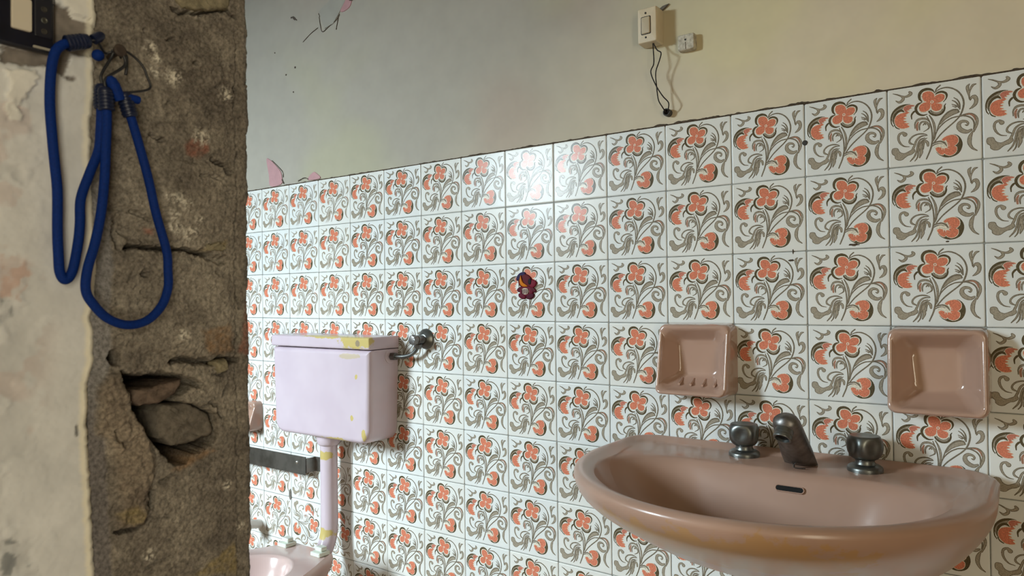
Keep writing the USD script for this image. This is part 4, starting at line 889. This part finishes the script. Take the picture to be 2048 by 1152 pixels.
# (smoothing by angle splits vertices, so these keep one normal per vertex)
_add = st.add
st.add = lambda name, mesh, mat, smooth, col: _add(name, mesh, mat, True, col)
puff('head', [(-1.008, 1.160), (-.998, 1.170), (-.985, 1.172), (-.972, 1.164), (-.966, 1.150), (-.970, 1.140), (-.985, 1.135), (-1.003, 1.140), (-1.010, 1.150)], .0045, (88, 26, 34), .0004)
puff('crest', [(-1.016, 1.157), (-1.013, 1.168), (-1.003, 1.176), (-.990, 1.177), (-.988, 1.170), (-1.000, 1.164), (-1.008, 1.156)], .0040, (44, 36, 72), .0004)
puff('cheek', [(-.972, 1.156), (-.960, 1.156), (-.953, 1.150), (-.956, 1.141), (-.966, 1.136), (-.974, 1.141)], .0052, (110, 26, 44), .0006)
puff('beak', [(-1.000, 1.170), (-.998, 1.160), (-.990, 1.148), (-.978, 1.141), (-.990, 1.139), (-1.000, 1.144), (-1.004, 1.156)], .0060, (190, 110, 20), .0020)
puff('eye', [(-.976, 1.157), (-.970, 1.160), (-.967, 1.153), (-.970, 1.145), (-.976, 1.147)], .0030, (24, 22, 26), .0042)
puff('body', [(-1.001, 1.138), (-.985, 1.141), (-.968, 1.138), (-.963, 1.126), (-.970, 1.117), (-.985, 1.114), (-1.000, 1.118), (-1.006, 1.128)], .0045, (96, 22, 40), .0004)
puff('belly', [(-.997, 1.134), (-.986, 1.136), (-.977, 1.133), (-.975, 1.126), (-.979, 1.121), (-.988, 1.119), (-.996, 1.123), (-.998, 1.129)], .0026, (205, 190, 175), .0040)
for k in range(5):
    x = -.9955 + .0045 * k
    puff('stripe', [(x - .0008, 1.1335), (x + .0008, 1.1335), (x + .0012, 1.127), (x + .0008, 1.1215), (x - .0008, 1.1215), (x - .0012, 1.127)], .0010, (70, 40, 45), .0064)
puff('wing', [(-1.006, 1.139), (-1.014, 1.132), (-1.010, 1.126), (-1.000, 1.128), (-1.000, 1.137)], .0038, (80, 22, 34), .0008)
puff('wing', [(-.966, 1.139), (-.956, 1.131), (-.957, 1.125), (-.968, 1.127), (-.971, 1.136)], .0038, (80, 22, 34), .0008)
puff('foot', [(-1.008, 1.122), (-.998, 1.122), (-.987, 1.115), (-.989, 1.109), (-1.000, 1.109), (-1.008, 1.114)], .0046, (92, 20, 40), .0008)
puff('foot', [(-.984, 1.115), (-.973, 1.121), (-.962, 1.121), (-.962, 1.113), (-.970, 1.108), (-.982, 1.108)], .0046, (70, 18, 36), .0008)

# ------------------------------------------------------------------ black switch plate, nail and bungee cords on the partition
XF = P_X + .004
bp = Thing('switch_plate', (XF, -1.27, 1.36), 'dark switch plate with one white rocker on flaking plaster', 'switch plate')
bp.add('plate', slab_x(-1.330, -1.2305, 1.3420, 1.4250, ((.001, XF - .002), (0, XF + .001), (0, XF + .007), (.002, XF + .0095)), .004), 'switch_black', 40)
bp.add('rocker', slab_x(-1.2660, -1.2500, 1.3560, 1.3850, ((0, XF + .009), (0, XF + .0115), (.0008, XF + .0125)), .002), 'switch_white', 30)
bp.add('socket', slab_x(-1.2475, -1.2335, 1.3545, 1.3925, ((0, XF + .009), (0, XF + .0105), (.0006, XF + .0110)), .0015), 'socket_insert', 30)
for z in (1.3600, 1.3700, 1.3800): bp.add('socket_hole', lathe((XF + .0105, -1.2400, z), (1, 0, 0), [(0, .0027), (.0008, .0027), (.001, .0021), (.0006, .0016)], 16), 'chrome_worn' if z == 1.37 else 'rubber_dark', 30)
bp.add('paint_fleck', slab_x(-1.2490, -1.2340, 1.3435, 1.3460, ((0, XF + .008), (.0003, XF + .0104)), .001), 'flake_paint', False)
bp.add('trim_line', slab_x(-1.2655, -1.2310, 1.3868, 1.3876, ((0, XF + .009), (.0001, XF + .0102)), .0003), 'socket_insert', False)
nl = Thing('wall_nail', (P_X, -1.172, 1.35), 'dark iron nail carrying the blue cords', 'nail')
nl.add('shank', lathe((P_X - .015, -1.1765, 1.3545), (1, 0, .12), [(0, .0030), (.036, .0028)], 12), 'nail_iron', 40)
nl.add('head', lathe((P_X - .015, -1.1765, 1.3545), (1, 0, .12), [(.035, .0058), (.0375, .0062), (.039, .0045)], 16), 'nail_iron', 40)


def cap(t, a, b, r=.0074, label=None):
    a, b = np.array(a), np.array(b); d = b - a; L = np.linalg.norm(d)
    prof = [(0, r * .62), (.0015, r * .86), (.004, r * .95)]
    x = .0055
    while x < L - .002:
        prof += [(x, r * .90), (x + .0007, r), (x + .0021, r), (x + .0028, r * .90)]; x += .0034
    prof += [(L - .001, r * .92), (L, r * .78)]
    t.add('end_cap', lathe(a, d, prof, 24), 'cap_navy', 40, label=label)


CA, CB = spline(CORD_A, 7), spline(CORD_B, 7)
for k, pth in enumerate((CA, CB)):
    lbl = ('blue elastic cord hanging in a short loop over the white plaster', 'blue elastic cord hanging in a long loop over the bare masonry')[k]
    t = Thing('bungee_cord', pth[len(pth) // 2], lbl, 'elastic cord', 'blue elastic cords on the nail')
    t.add('cord', tube(pth, .0043, 16), 'cord_blue', True)
    e0, e1 = pth[0], pth[-1]
    d0 = (pth[0] - pth[3]) / np.linalg.norm(pth[0] - pth[3]); d1 = (pth[-1] - pth[-4]) / np.linalg.norm(pth[-1] - pth[-4])
    cap(t, e0 + d0 * .010, e0 - d0 * .012); cap(t, e1 + d1 * .010, e1 - d1 * .014)
    if k == 0:
        h0 = e0 + d0 * .009
        t.add('hook', tube(spline([h0, h0 + (.002, .007, .001), (-.667, -1.187, 1.3555), (-.665, -1.181, 1.3575), (-.664, -1.1755, 1.3580), (-.666, -1.172, 1.354)], 6), .0012, 10), 'wire_dark', True)
        t.add('hook_tip', lathe(h0 + (.001, .004, .002), (.0, .6, .5), [(0, .0048), (.006, .005), (.010, .004), (.012, .002)], 16), 'cap_navy', 40)
        t.add('hook_tip', trimesh.creation.icosphere(2, .0055).apply_translation((-.664, -1.1945, 1.3505)), 'cord_blue', True)
        h1 = e1 + d1 * .009
        t.add('hook', tube(spline([h1, (h1 + (.0005, -.001, .010)), (-.664, -1.1835, 1.349), (-.662, -1.180, 1.3575), (-.661, -1.1745, 1.3600), (-.662, -1.1695, 1.357), (-.663, -1.1680, 1.347), (-.664, -1.1685, 1.338)], 6), .0015, 10), 'wire_dark', True)
    else:
        h1 = e1 + d1 * .009
        t.add('hook', tube(spline([h1, (-.659, -1.1480, 1.328), (-.659, -1.1500, 1.340), (-.659, -1.1545, 1.3495), (-.660, -1.1620, 1.3565), (-.660, -1.1700, 1.3600), (-.6605, -1.1765, 1.3600), (-.662, -1.1830, 1.3575)], 6), .0012, 10), 'wire_dark', True)
        t.add('hook_tip', lathe(h1 + (.003, .002, -.004), (.1, 1, -.1), [(0, .0040), (.010, .0040), (.0115, .0034)], 16), 'cord_blue', 40)
        t.add('hook_tip', lathe(h1 + (.002, -.004, -.008), (.1, -.55, 1), [(0, .0050), (.014, .0058), (.020, .0046), (.023, .002)], 16), 'cord_blue', 40)
        h0 = e0 + d0 * .009
        t.add('hook', tube(spline([h0, h0 + (0, .001, .010), (-.658, -1.1725, 1.345), (-.658, -1.1740, 1.3555), (-.659, -1.1775, 1.3590), (-.660, -1.1810, 1.355)], 6), .0015, 10), 'wire_dark', True)
